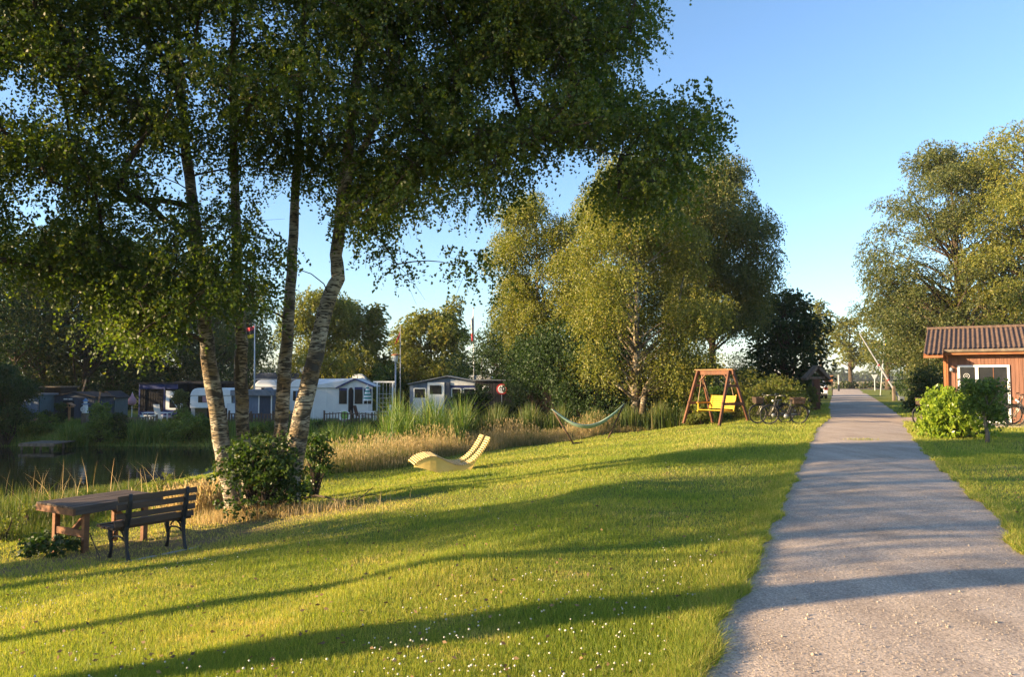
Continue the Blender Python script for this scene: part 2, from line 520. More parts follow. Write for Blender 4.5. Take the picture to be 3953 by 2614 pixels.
def tree(name, label, base, H, R, leaf, bark='bark', nleaf=30000, size=.12, bottom=.25, trunk_r=.18, nblob=46, droop=.35, strand=.7,
         shape='oval', group=None, seed=1, cat='tree', blobr=None, lean=(0, 0), squash=1.0, wid=.62, clear=None):
    """free-standing tree: tapered trunk and limbs, crown of leaf clumps in an uneven envelope"""
    rng = np.random.default_rng(seed); random.seed(seed)
    root = thing(name, label, cat, base, 0, group)
    zb = H * bottom
    blobs = []
    br = blobr or R * .34
    tries = 0
    lob = rng.uniform(.72, 1.12, 9)
    while len(blobs) < nblob and tries < 4000:
        tries += 1
        h = rng.random()
        if shape == 'oval': prof = sin(pi * (h * .86 + .10)) ** .6
        elif shape == 'cone': prof = (1 - h) ** .75 * .95 + .08
        elif shape == 'dome': prof = sqrt(max(0, 1 - (h * .97) ** 2.4))
        elif shape == 'egg': prof = sin(pi * (h ** .8 * .84 + .14)) ** .55
        else: prof = .75 + .25 * sin(pi * h)
        th = rng.random() * 2 * pi
        lb = lob[int(th / (2 * pi) * 8.999)] * (1 + .12 * sin(5 * h + th))
        rr = R * prof * lb * rng.random() ** .42
        x = cos(th) * rr; y = sin(th) * rr * squash
        z = zb + (H - zb) * h - br * .4
        if clear and y < .2 and abs(x) < clear[0] and z < H * clear[1]: continue
        if clear and x < .2 and -1.3 < y < .6 and z < H * clear[1] * .8: continue
        if any((x - b[0]) ** 2 + (y - b[1]) ** 2 + (z - b[2]) ** 2 < (br * .55) ** 2 for b in blobs): continue
        s = rng.uniform(.7, 1.25)
        blobs.append((x + lean[0] * h, y + lean[1] * h, z, br * s, br * s, br * s * .72))
    mb = MB()
    tp = [Vector((lean[0] * t * .5 + .12 * R * .2 * sin(3 * t + seed), lean[1] * t * .5 + .1 * R * .2 * sin(4 * t), H * .93 * t)) for t in [0, .04, .12, .25, .4, .55, .7, .85, 1]]
    rad = [trunk_r * f for f in (1.45, 1.12, 1, .88, .72, .54, .36, .2, .06)]
    mb.tube(tp, rad, 8)
    for b in blobs:
        hz_ = hypot(b[0], b[1])
        zt = max(zb * .6, b[2] - hz_ * rng.uniform(.45, .9))
        t = min(.95, zt / (H * .93))
        a = Vector((lean[0] * t * .5, lean[1] * t * .5, zt))
        branch_mesh(mb, a, b[:3], trunk_r * (.42 * (1 - t) + .08), trunk_r * .05, n=4, sides=4, rise=.12)
    mb.build('trunk', bark, root, smooth=True)
    C, D, tone = blob_leaves(blobs, nleaf / len(blobs), rng, strand * min(1.3, R / 2.2), droop, .8, 8)
    V, Fq, rn = leaves(C, D, size * rng.uniform(.7, 1.3, len(C)), size * wid, tone, rng)
    npmesh('crown', V, Fq, leaf, rn, root)
    return root


def bush(name, label, base, rx, ry, h, leaf, n=6000, size=.09, seed=1, group=None, cat='bush', nblob=14, droop=.2, stems=True, wid=.55, spiky=0.0, strand=.35):
    rng = np.random.default_rng(seed); random.seed(seed)
    root = thing(name, label, cat, base, 0, group)
    blobs = []
    for i in range(nblob):
        th = rng.random() * 2 * pi; q = rng.random() ** .5 * .72
        hh = rng.random() ** .8
        lim = sqrt(max(.05, 1 - q * q))
        br = min(rx, ry, h * .6) * rng.uniform(.34, .5)
        blobs.append((cos(th) * rx * q, sin(th) * ry * q, max(br * .5, (h - br * .6) * hh * lim), br, br, br * .85))
    if stems:
        mb = MB()
        for b in blobs:
            branch_mesh(mb, (b[0] * .15, b[1] * .15, -.05), b[:3], .022 + .01 * h, .006, n=4, sides=4, rise=.05)
        mb.build('stem', 'twig', root)
    C, D, tone = blob_leaves(blobs, n / nblob, rng, strand * max(.6, h / 2), droop, 1.0, 6)
    if spiky:
        D[:, 2] = np.abs(D[:, 2]) + spiky
    C[:, 2] = np.maximum(C[:, 2], .02)
    V, Fq, rn = leaves(C, D, size * rng.uniform(.7, 1.3, len(C)), size * wid, tone, rng)
    npmesh('foliage', V, Fq, leaf, rn, root)
    return root


def blades(name, X, Y, H, W, m, rng, lean=.35, segs=2, kind='stuff', rnd=None, tips=None, zoff=0.0, Z=None):
    """upright grass blades, each a bent strip"""
    n = len(X)
    Z = (hz(X, Y) if Z is None else Z) + zoff
    th = rng.random(n) * 2 * pi
    S = np.stack([np.cos(th), np.sin(th), np.zeros(n)], 1)
    ph = rng.random(n) * 2 * pi
    ln = np.abs(rng.normal(size=n)) * lean
    Ld = np.stack([np.cos(ph) * ln, np.sin(ph) * ln, np.zeros(n)], 1)
    B = np.stack([X, Y, Z - .01], 1)
    H = np.broadcast_to(H, (n,)); W = np.broadcast_to(W, (n,))
    rows = []
    for i in range(segs + 1):
        t = i / segs
        c = B + Ld * (H * t * t)[:, None] + np.array([0, 0, 1.0]) * (H * t * (1 - .12 * t * ln))[:, None]
        wd = W * (1 - t) ** .8 * .5 + W * .05
        rows.append(c - S * wd[:, None]); rows.append(c + S * wd[:, None])
    V = np.stack(rows, 1)
    k = 2 * (segs + 1)
    base = (np.arange(n) * k)[:, None]
    Fq = np.concatenate([base + np.array([[2 * i, 2 * i + 1, 2 * i + 3, 2 * i + 2]]) for i in range(segs)], 0)
    r = rng.random(n) if rnd is None else rnd
    V = V.reshape(-1, 3); R = np.repeat(r, k)
    if tips:
        nt_, ts = tips
        top = B + Ld * H[:, None] + np.array([0, 0, 1.0]) * (H * (1 - .12 * ln))[:, None]
        C = np.repeat(top, nt_, 0)
        q = np.tile(np.arange(nt_), n)
        C[:, 2] -= q * ts * .55
        C[:, :2] += rng.normal(size=(len(C), 2)) * ts * .12
        D = rng.normal(size=C.shape) * .3; D[:, 2] += 1
        V2, F2, R2 = leaves(C, D, ts * rng.uniform(.7, 1.2, len(C)), ts * .28, np.repeat(r, nt_), rng)
        Fq = np.concatenate([Fq, F2 + len(V)], 0); V = np.concatenate([V, V2], 0); R = np.concatenate([R, R2])
    o = npmesh(name, V, Fq, m, R)
    if kind: o['kind'] = kind
    return o


# ------------------------------------------------------------------ ground, road, water
def axis(lo, hi, step, far_lo, far_hi, g=1.16):
    a = list(np.arange(lo, hi + 1e-6, step))
    s = step
    while a[-1] < far_hi: s *= g; a.append(a[-1] + s)
    s = step; pre = []
    x = lo
    while x > far_lo: s *= g; x -= s; pre.append(x)
    return np.array(pre[::-1] + a)


gx = axis(-16, 14, .3, -1800, 2200); gy = axis(1, 40, .3, -300, 3000)
GX, GY = np.meshgrid(gx, gy)
GZ = hz(GX, GY)
ny, nx = GX.shape
ii = np.arange(ny * nx).reshape(ny, nx)
Fg = np.stack([ii[:-1, :-1], ii[:-1, 1:], ii[1:, 1:], ii[1:, :-1]], -1).reshape(-1, 4)


def ground_mat():
    m, t, b = newmat('lawn soil')
    b.inputs['Roughness'].default_value = .95; b.inputs['Specular IOR Level'].default_value = .1
    tc = t.nodes.new('ShaderNodeTexCoord')
    def n(scale, det=4):
        q = t.nodes.new('ShaderNodeTexNoise'); q.inputs['Scale'].default_value = scale; q.inputs['Detail'].default_value = det
        t.links.new(tc.outputs['Object'], q.inputs[0]); return q
    r = t.nodes.new('ShaderNodeValToRGB'); e = r.color_ramp.elements
    e[0].position = .3; e[0].color = (.13, .17, .035, 1); e[1].position = .62; e[1].color = (.22, .23, .05, 1)
    x = e.new(.74); x.color = (.34, .27, .11, 1)
    t.links.new(n(.7, 5).outputs[0], r.inputs[0])
    r2 = t.nodes.new('ShaderNodeValToRGB'); r2.color_ramp.elements[0].position = .3; r2.color_ramp.elements[1].position = .7
    r2.color_ramp.elements[0].color = (.55, .55, .5, 1); r2.color_ramp.elements[1].color = (1.25, 1.2, 1.1, 1)
    f = n(16, 6); t.links.new(f.outputs[0], r2.inputs[0])
    mx = t.nodes.new('ShaderNodeMix'); mx.data_type = 'RGBA'; mx.blend_type = 'MULTIPLY'; mx.inputs[0].default_value = 1
    t.links.new(r.outputs[0], mx.inputs[6]); t.links.new(r2.outputs[0], mx.inputs[7])
    wa = t.nodes.new('ShaderNodeAttribute'); wa.attribute_name = 'rnd'
    wx = t.nodes.new('ShaderNodeMix'); wx.data_type = 'RGBA'
    r3 = t.nodes.new('ShaderNodeValToRGB'); r3.color_ramp.elements[0].color = (.24, .175, .10, 1); r3.color_ramp.elements[1].color = (.15, .105, .06, 1)
    r3.color_ramp.elements[0].position = .4; r3.color_ramp.elements[1].position = .6
    t.links.new(f.outputs[0], r3.inputs[0]); t.links.new(wa.outputs['Fac'], wx.inputs[0]); t.links.new(mx.outputs[2], wx.inputs[6]); t.links.new(r3.outputs[0], wx.inputs[7])
    t.links.new(wx.outputs[2], b.inputs['Base Color'])
    bp = t.nodes.new('ShaderNodeBump'); bp.inputs['Strength'].default_value = .8; bp.inputs['Distance'].default_value = .05
    t.links.new(f.outputs[0], bp.inputs['Height']); t.links.new(bp.outputs[0], b.inputs['Normal'])
    return m


M['ground'] = ground_mat()


def worn_at(X, Y):
    """trodden bare earth round the bench and table and under the birches"""
    w_ = np.exp(-((X + 5.2) ** 2 / 3.4 + (Y - 11.0) ** 2 / 1.3)) + .9 * np.exp(-((X + 3.9) ** 2 / 4.5 + (Y - 13.0) ** 2 / .9)) + .6 * np.exp(-((X + 6.6) ** 2 / 2 + (Y - 9.7) ** 2 / .7))
    return np.clip(w_ * (1.05 + .45 * np.sin(X * 4.1 + Y) * np.sin(Y * 5.3 - X)), 0, 1)
g = npmesh('ground', np.stack([GX.ravel(), GY.ravel(), GZ.ravel()], 1), Fg, 'ground', worn_at(GX.ravel(), GY.ravel()), smooth=True)
tag(g, 'grassy ground sloping from the lane down to the pond', kind='structure')


def road_mat():
    m, t, b = newmat('gritty lane surface')
    b.inputs['Roughness'].default_value = .9; b.inputs['Specular IOR Level'].default_value = .2
    tc = t.nodes.new('ShaderNodeTexCoord')
    def n(scale, det=5, ty='noise', rough=.6):
        q = t.nodes.new('ShaderNodeTexNoise'); q.inputs['Scale'].default_value = scale; q.inputs['Detail'].default_value = det; q.inputs['Roughness'].default_value = rough
        t.links.new(tc.outputs['Object'], q.inputs[0]); return q
    def ramp(src, stops):
        r = t.nodes.new('ShaderNodeValToRGB'); e = r.color_ramp.elements
        while len(e) < len(stops): e.new(.5)
        for i, (p, c) in enumerate(stops): e[i].position = p; e[i].color = (*c, 1)
        t.links.new(src, r.inputs[0]); return r
    base = ramp(n(1.1, 6).outputs[0], [(.28, (.37, .29, .225)), (.5, (.47, .375, .30)), (.75, (.53, .435, .36))])
    vo = t.nodes.new('ShaderNodeTexVoronoi'); vo.inputs['Scale'].default_value = 95
    t.links.new(tc.outputs['Object'], vo.inputs[0])
    sp = ramp(vo.outputs['Color'], [(.0, (.5, .5, .5)), (.45, (.95, .95, .95)), (.8, (1.1, 1.1, 1.1)), (1, (1.6, 1.55, 1.5))])
    fine = ramp(n(48, 5, rough=.75).outputs[0], [(.36, (.55, .55, .56)), (.5, (1, 1, 1)), (.66, (1.3, 1.28, 1.25))])
    mpp = t.nodes.new('ShaderNodeMapping'); mpp.inputs['Rotation'].default_value = (0, 0, radians(23.6)); mpp.inputs['Scale'].default_value = (2.0, .10, 1)
    ntr = n(1.0, 3); t.links.new(tc.outputs['Object'], mpp.inputs[0]); t.links.new(mpp.outputs[0], ntr.inputs[0])
    trk = ramp(ntr.outputs[0], [(.35, (.86, .86, .87)), (.65, (1.08, 1.08, 1.07))])
    m0 = t.nodes.new('ShaderNodeMix'); m0.data_type = 'RGBA'; m0.blend_type = 'MULTIPLY'; m0.inputs[0].default_value = 1
    t.links.new(base.outputs[0], m0.inputs[6]); t.links.new(trk.outputs[0], m0.inputs[7])
    m1 = t.nodes.new('ShaderNodeMix'); m1.data_type = 'RGBA'; m1.blend_type = 'MULTIPLY'; m1.inputs[0].default_value = .8
    t.links.new(m0.outputs[2], m1.inputs[6]); t.links.new(sp.outputs[0], m1.inputs[7])
    m2 = t.nodes.new('ShaderNodeMix'); m2.data_type = 'RGBA'; m2.blend_type = 'MULTIPLY'; m2.inputs[0].default_value = .9
    t.links.new(m1.outputs[2], m2.inputs[6]); t.links.new(fine.outputs[0], m2.inputs[7])
    t.links.new(m2.outputs[2], b.inputs['Base Color'])
    bp = t.nodes.new('ShaderNodeBump'); bp.inputs['Strength'].default_value = .55; bp.inputs['Distance'].default_value = .012
    f3 = n(60, 4)
    t.links.new(f3.outputs[0], bp.inputs['Height']); t.links.new(bp.outputs[0], b.inputs['Normal'])
    return m


M['road'] = road_mat()
# lane edges as (left X, right X) at distance Y; the lane runs off to the right
ry = np.concatenate([np.arange(-6, 40, .12), np.arange(40, 118, 1.0)])


LK = [(-8, -4.3), (3.0, .55), (4.08, .97), (4.77, 1.28), (5.29, 1.48), (6.75, 2.16), (8.75, 3.03), (11.0, 4.03), (17.2, 6.76), (24.0, 9.75), (30.0, 12.75), (40, 17.0), (60, 25.8), (102, 44.1), (120, 52)]
RK = [(-8, .3), (3.0, 3.55), (5.0, 4.0), (7.0, 4.76), (8.6, 5.62), (11.9, 7.05), (16.6, 9.2), (24.9, 13.2), (31.7, 16.6), (40, 20.4), (60, 29.4), (102, 48.0), (120, 56)]


def lane_l(Y):
    return np.interp(Y, [k[0] for k in LK], [k[1] for k in LK]) + .025 * np.sin(Y * 2.3) + .02 * np.sin(Y * 5.9 + 1) + .012 * np.sin(Y * 13.7)


def lane_r(Y):
    return np.interp(Y, [k[0] for k in RK], [k[1] for k in RK]) + .03 * np.sin(Y * 2.1 + 2) + .02 * np.sin(Y * 6.7)


L = lane_l(ry); R = lane_r(ry)
cols = 12
TT = np.linspace(0, 1, cols)
V = np.stack([(L[:, None] * (1 - TT) + R[:, None] * TT), np.repeat(ry[:, None], cols, 1), np.full((len(ry), cols), .006)], -1)
crown_ = (4 * TT * (1 - TT)) * .03
V[:, :, 2] += crown_[None, :]
ii = np.arange(len(ry) * cols).reshape(len(ry), cols)
Fq = np.stack([ii[:-1, :-1], ii[:-1, 1:], ii[1:, 1:], ii[1:, :-1]], -1).reshape(-1, 4)
tag(npmesh('road', V.reshape(-1, 3), Fq, 'road', smooth=True), 'narrow gritty asphalt lane running away to the right', kind='structure')
# side path to the hut and its paved apron
pm = MB()
pm.prism([(13.0, 28.4), (16.2, 28.2), (23, 25.2), (23, 27.0), (17, 31.0), (14.3, 31.2)], -.05, .018, 'xy')
tag(pm.build('path', 'road'), 'short gravel path branching right to the hut', kind='structure')
pm = MB()
pm.prism([(15.2, 25.7), (18.6, 23.4), (24, 19.6), (25.5, 21.4), (19, 26.2), (16.4, 27.6)], -.05, .03, 'xy')
tag(pm.build('pavement', 'gravelstone'), 'paved strip in front of the brown hut', kind='structure')
# cross road and field at the end of the lane
cm = MB(); cm.prism([(-200, 117), (400, 117), (400, 124), (-200, 124)], -.1, .03, 'xy')
tag(cm.build('crossroad', mat('far asphalt', (.17, .14, .12), (.13, .11, .10), .9, .4)), 'dark road crossing the end of the lane', kind='structure')
fm = MB(); fm.prism([(-500, 134), (1200, 134), (1400, 640), (-700, 640)], -.1, .06, 'xy')
tag(fm.build('field', mat('ripe field', (.34, .24, .08), (.25, .19, .06), .95, .05, (1, .25, 1))), 'golden stubble field beyond the crossing road', kind='structure')


def water_mat():
    m, t, b = newmat('pond water')
    b.inputs['Base Color'].default_value = (.012, .018, .010, 1); b.inputs['Roughness'].default_value = .05
    b.inputs['IOR'].default_value = 1.33; b.inputs['Specular IOR Level'].default_value = .5
    tc = t.nodes.new('ShaderNodeTexCoord'); mp = t.nodes.new('ShaderNodeMapping'); mp.inputs['Scale'].default_value = (1.0, 2.2, 1)
    n = t.nodes.new('ShaderNodeTexNoise'); n.inputs['Scale'].default_value = 1.2; n.inputs['Detail'].default_value = 3
    t.links.new(tc.outputs['Object'], mp.inputs[0]); t.links.new(mp.outputs[0], n.inputs[0])
    bp = t.nodes.new('ShaderNodeBump'); bp.inputs['Strength'].default_value = .10; bp.inputs['Distance'].default_value = .05
    t.links.new(n.outputs[0], bp.inputs['Height']); t.links.new(bp.outputs[0], b.inputs['Normal'])
    return m


M['water'] = water_mat()
cx_, cy_ = POND.mean(0)
pw = [(cx_ + (x - cx_) * 1.14, cy_ + (y - cy_) * 1.16) for x, y in POND]
wm = MB(); wm.add([(x, y, WATER) for x, y in pw], [tuple(range(len(pw)))])
tag(wm.build('water', 'water'), 'still dark pond reflecting the green bank', kind='structure')

# ------------------------------------------------------------------ birch clump by the pond
POLY = np.array([(-900, -420), (2560, -420), (2540, 0), (2500, 150), (2440, 330), (2480, 400), (2570, 360), (2700, 300), (2770, 340), (2750, 480),
                 (2720, 640), (2660, 800), (2600, 900), (2500, 870), (2380, 950), (2300, 820), (2240, 650), (2150, 590), (2080, 690),
                 (1990, 900), (1900, 1010), (1870, 1120), (1790, 1150), (1660, 1150), (1600, 1090), (1480, 1160), (1390, 1140), (1310, 1060),
                 (1260, 760), (1180, 760), (1120, 1000), (1080, 1120), (1010, 1300), (900, 1230), (760, 1260), (690, 1370), (620, 1420), (520, 1490),
                 (430, 1400), (380, 1250), (200, 1120), (-100, 1080), (-900, 1000)], float)
GAPS = [(1380, 1100, 60), (1210, 900, 70), (1690, 760, 60), (1850, 860, 40), (2080, 320, 60), (1910, 400, 40), (1330, 230, 40), (1640, 220, 40), (460, 170, 55),
        (110, 370, 60), (130, 470, 45), (880, 170, 45), (800, 400, 50), (620, 640, 35), (1050, 800, 60), (270, 800, 45), (120, 760, 30), (600, 740, 30), (1060, 60, 60),
        (2330, 620, 50), (1490, 560, 35), (700, 100, 35), (1180, 420, 40), (380, 520, 40), (30, 300, 40), (1560, 900, 45), (1740, 950, 30), (500, 900, 45), (60, 930, 50)]
trunks = {
    0: dict(px=[(912, 1985), (893, 1880), (870, 1816), (847, 1637), (816, 1459), (798, 1325), (780, 1146), (767, 986), (748, 800), (722, 620), (700, 400), (690, 150), (680, -200), (670, -600)], d=14.0, r=.168, top=-600),
    1: dict(px=[(975, 1975), (960, 1850), (940, 1709), (930, 1459), (934, 1325), (914, 1146), (912, 923), (905, 700), (900, 500), (897, 300), (905, 0), (915, -400)], d=14.3, r=.140, top=-400),
    2: dict(px=[(1048, 1970), (1068, 1800), (1084, 1664), (1097, 1459), (1115, 1236), (1124, 1057), (1137, 834), (1150, 600), (1160, 300), (1182, 0), (1200, -500)], d=14.5, r=.145, top=-500),
    3: dict(px=[(1108, 1975), (1130, 1800), (1164, 1593), (1200, 1459), (1227, 1325), (1271, 1146), (1303, 1075), (1298, 985), (1316, 816), (1340, 606), (1366, 383), (1391, 159), (1405, 0), (1425, -450)], d=14.0, r=.178, top=-450),
}
blab = {0: 'thick leftmost birch of the clump by the pond, lit orange low down',
        1: 'straight slender birch second from the left in the clump by the pond',
        2: 'darker upright birch third from the left in the clump, in front of the white caravan',
        3: 'rightmost birch of the clump, crooked, forking above with a long bough to the right'}
extra = {3: [([(1322, 800), (1347, 670), (1410, 561), (1455, 446), (1500, 332), (1551, 210), (1608, 83), (1640, -60), (1700, -400)], 13.6, .085, .03),
             ([(1318, 835), (1345, 800), (1410, 759), (1506, 689), (1608, 631), (1710, 574), (1806, 542), (1933, 491), (2016, 440), (2093, 421), (2250, 400)], 13.2, .07, .02),
             ([(1933, 491), (1990, 492), (2061, 523), (2157, 561), (2246, 566), (2400, 600)], 12.9, .03, .012),
             ([(1400, 180), (1480, 170), (1560, 120), (1700, 75), (1850, 55), (1990, 40)], 13.4, .045, .015)]}


def pip(x, y): return float(poly_sd(np.array([x]), np.array([y]), POLY)[0])


rng = np.random.default_rng(5); random.seed(5)
blobs = {0: [], 1: [], 2: [], 3: []}
allb = []
t_ = 0
while len(allb) < 720 and t_ < 60000:
    t_ += 1
    x = rng.uniform(-520, 2760); y = rng.uniform(-420, 1480)
    if pip(x, y) > -70: continue
    if any(hypot(x - gx_, y - gy_) < gr + 62 for gx_, gy_, gr in GAPS): continue
    if x < 1250: d = rng.uniform(11.0, 15.0)
    else: d = rng.uniform(11.2, 15.2)
    if 450 < y <= 850 and 640 < x < 1380: d = rng.uniform(13.9, 15.2)
    if y > 850:
        d = rng.uniform(11.6, 13.3)
        if x > 690 and rng.random() < .55: continue
    s = rng.uniform(.42, .66) * d / 13.5
    p = P(x, y, d)
    if p.y - .268 * p.x > 15.9 and p.x + p.z * 3.88 < 26: continue
    if any((p - q).length < .42 for q in allb): continue
    allb.append(p)
    k = 0 if x < 700 else 1 if x < 950 else 2 if x < 1220 else 3
    if 700 <= x < 1300 and rng.random() < .35: k = int(rng.integers(0, 4))
    blobs[k].append((p.x, p.y, p.z, s, s, s * .8))
# crown above the top of the picture
for k in range(4):
    tp = trunks[k]; px, py = tp['px'][-1]
    for i in range(16 if k in (0, 3) else 10):
        p = P(px + rng.uniform(-500, 500), rng.uniform(-1100, -430), tp['d'] + rng.uniform(-2.5, .6))
        blobs[k].append((p.x, p.y, p.z, .7, .7, .55))

for k in range(4):
    T = trunks[k]
    pts = [P(x, y, T['d'] + .25 * sin(i * .8 + k)) for i, (x, y) in enumerate(T['px'])]
    gb = hz1(pts[0].x, pts[0].y)
    pts[0].z = gb - .1
    root = thing('birch_tree', blab[k], 'tree', (pts[0].x, pts[0].y, gb), 0, 'birches of the clump beside the pond')
    loc = root.location.copy()
    # resample with small wobble
    fine = []
    for a, b in zip(pts[:-1], pts[1:]):
        for j in range(3): fine.append(a.lerp(b, j / 3) + Vector((random.uniform(-1, 1), random.uniform(-1, 1), 0)) * .012)
    fine.append(pts[-1])
    n = len(fine)
    rad = [T['r'] * (1.35 if i == 0 else 1.15 if i == 1 else 1.0) * (1 - .72 * (i / (n - 1)) ** 1.3) * random.uniform(.95, 1.06) for i in range(n)]
    mb = MB(); mb.tube([p - loc for p in fine], rad, 14, cap=False)
    stems = [fine]
    for ex in extra.get(k, []):
        ep = [P(x, y, ex[1] + .15 * sin(i)) for i, (x, y) in enumerate(ex[0])]
        m_ = len(ep)
        mb.tube([p - loc for p in ep], [ex[2] + (ex[3] - ex[2]) * i / (m_ - 1) for i in range(m_)], 9, cap=False)
        stems.append(ep)
    mb.build('trunk', 'birch', root, smooth=True)
    lb = MB()
    allp = [(p, si) for si, s_ in enumerate(stems) for p in s_]
    nodes = [p for p, si in allp]; par = [-1] * len(nodes); nst = len(nodes)
    todo = sorted((Vector(b[:3]) for b in blobs[k]), key=lambda c: min((c - p).length for p in nodes[:nst:2]))
    for c in todo:
        bi = min(range(len(nodes)), key=lambda i: (nodes[i] - c).length * (1.0 if i < nst else .92) + 1.1 * max(0, nodes[i].z - c.z + .15) + (2 if nodes[i].z < c.z - 3 else 0) + (.35 if i >= nst else 0))
        nodes.append(c); par.append(bi)
    cnt = [1] * len(nodes)
    for i in range(len(nodes) - 1, nst - 1, -1): cnt[par[i]] += cnt[i]
    for i in range(nst, len(nodes)):
        c = nodes[i]; a = nodes[par[i]]
        rr0 = min(.055, .0085 * cnt[i] ** .5 + .003)
        pts2 = branch_mesh(lb, a - loc, c - loc, rr0 * 1.15, rr0 * .75 if cnt[i] > 1 else .004, n=5, sides=6, rise=.10)
        for j in range(6):
            e = Vector(c) - loc + Vector((random.uniform(-1, 1) * .6, random.uniform(-1, 1) * .6, random.uniform(-.7, .3)))
            branch_mesh(lb, pts2[4 if j % 2 else 5], e, .006, .002, n=3, sides=3, rise=.1)
    lb.build('limbs', 'twig', root)
    C, D, tone = blob_leaves(blobs[k], 740, rng, .6, .62, 1.0, 12)
    tone = tone ** 1.15
    V, Fq, rn = leaves(C - np.array(loc), D, .064 * rng.uniform(.7, 1.25, len(C)), .050, tone, rng)
    npmesh('crown', V, Fq, 'birchleaf', rn, root)

# suckers and undergrowth at the foot of the clump
b0 = on(1015, 13.35)
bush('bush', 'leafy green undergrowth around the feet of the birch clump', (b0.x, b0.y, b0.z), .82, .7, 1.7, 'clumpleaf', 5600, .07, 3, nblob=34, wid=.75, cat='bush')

# ------------------------------------------------------------------ trees beyond the frame on the left that throw the long shadows
def offbirch(name, label, x, y, H, R, seed, bottom=.35, n=26000, r=.17, nblob=34):
    return tree(name, label, (x, y, hz1(x, y) - .05), H, R, 'birchleaf', 'birch', n, .085, bottom, r, nblob, .9, .8, 'egg', seed=seed, group='trees left of the lawn')


o1 = offbirch('birch_tree', 'tall birch left of the lawn, nearest to the lane', -9.2, 2.45, 14, 2.9, 21, .45, 22000, .30)
o2 = offbirch('birch_tree', 'slender birch left of the lawn beside the tallest one', -12.5, 3.4, 13, 2.6, 22, .38, 20000, .15)
o3 = offbirch('birch_tree', 'birch standing left of the picnic table', -12.0, 7.6, 13, 3.0, 23, .30, 24000, .16)
o4 = offbirch('birch_tree', 'birch on the bank left of the pond reeds', -15.5, 5.6, 15, 3.4, 24, .3, 26000, .2)
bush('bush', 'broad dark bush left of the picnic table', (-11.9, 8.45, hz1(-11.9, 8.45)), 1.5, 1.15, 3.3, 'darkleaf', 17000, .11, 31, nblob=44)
lx = [(-41, 29), (-40, 34.5), (-42, 40), (-38.5, 44), (-47, 27), (-46, 35)]
t0 = tree('oak_tree', 'tall dark tree on the left bank of the pond, rearmost', (lx[0][0], lx[0][1], -1.0), 15, 5.0, 'darkleaf', 'bark', 26000, .22, .08, .3, 60, .2, .8, 'oval', 'trees on the left bank of the pond', 41)
for i, (x, y) in enumerate(lx[1:]):
    copy_tree(t0, (x, y, -1.0), i * 1.3, ['tall dark tree on the left bank, second along the water', 'tall dark tree on the left bank, third along the water', 'tall dark tree at the far left corner of the pond',
              'tall dark tree on the left bank nearest the lawn', 'tall dark tree standing back from the left bank'][i], (1, 1, .9 + .05 * (i % 4)))

# ------------------------------------------------------------------ trees behind the campsite
def at(x, d, off=0.0):
    p = on(x, d, off); return (p.x, p.y, p.z)


GB = 'tall trees behind the campsite'
dk = [(60, 61, 15, 5.0, 'broad dark tree behind the small left shed'), (330, 62, 15.5, 5.2, 'dark tree behind the gabled sheds'), (600, 68, 15.5, 4.8, 'dark tree behind the navy awning'),
      (-180, 54, 14, 5, 'dark tree at the far left edge behind the pond'), (800, 78, 15, 4.6, 'dark tree behind the rounded white caravan'), (200, 72, 18, 5.5, 'taller dark tree showing between the trees behind the sheds'), (960, 82, 13.5, 4.0, 'dark green tree directly behind the red and yellow flag'), (480, 84, 19, 5.5, 'taller tree farther back behind the navy awning')]
dk += [(800, 67, 12.5, 4.3, 'dark green tree behind the second trunk of the clump'), (430, 64, 14, 4.4, 'nearest dark tree between the sheds and the navy awning'), (170, 63, 14, 4.4, 'nearest dark tree behind the small left shed')]
p0 = None
for i, (x, d, H, R, lb) in enumerate(dk):
    if i < 3:
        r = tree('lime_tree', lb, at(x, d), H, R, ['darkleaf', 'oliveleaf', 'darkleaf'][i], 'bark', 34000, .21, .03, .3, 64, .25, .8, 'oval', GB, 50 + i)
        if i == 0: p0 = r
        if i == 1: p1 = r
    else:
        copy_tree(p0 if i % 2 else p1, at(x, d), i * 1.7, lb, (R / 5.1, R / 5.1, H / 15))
tree('birch_tree', 'golden birch rising behind the white caravan awning', at(1250, 57.5), 9.3, 3.6, 'sunleaf', 'birch', 42000, .17, .1, .2, 44, .7, .8, 'egg', GB, 60)
tree('birch_tree', 'loose grey green birch left of the poplar behind the awning', at(1345, 60), 9.1, 2.6, 'sunleaf', 'bark', 20000, .17, .12, .18, 34, .6, .8, 'oval', GB, 61)
tree('poplar_tree', 'narrow pointed tree behind the white peaked tent', at(1450, 60), 9.0, 2.0, 'sunleaf', 'bark', 18000, .18, .05, .16, 40, .2, .6, 'cone', GB, 62)
tree('willow_tree', 'yellow green tree behind the blue caravan awning', at(1660, 56.5), 7.9, 3.2, 'sunleaf', 'bark', 36000, .17, .04, .2, 44, .3, .7, 'oval', GB, 63)
tree('willow_tree', 'taller narrow yellow green tree left of the dark bushes', at(1745, 58), 9.3, 2.4, 'sunleaf', 'bark', 24000, .17, .05, .2, 36, .3, .7, 'cone', GB, 64)
tree('willow_tree', 'low golden tree beside the mushroom lamp', at(1575, 60), 5.6, 2.6, 'yellowleaf', 'bark', 12000, .17, .05, .15, 26, .3, .7, 'oval', GB, 65)
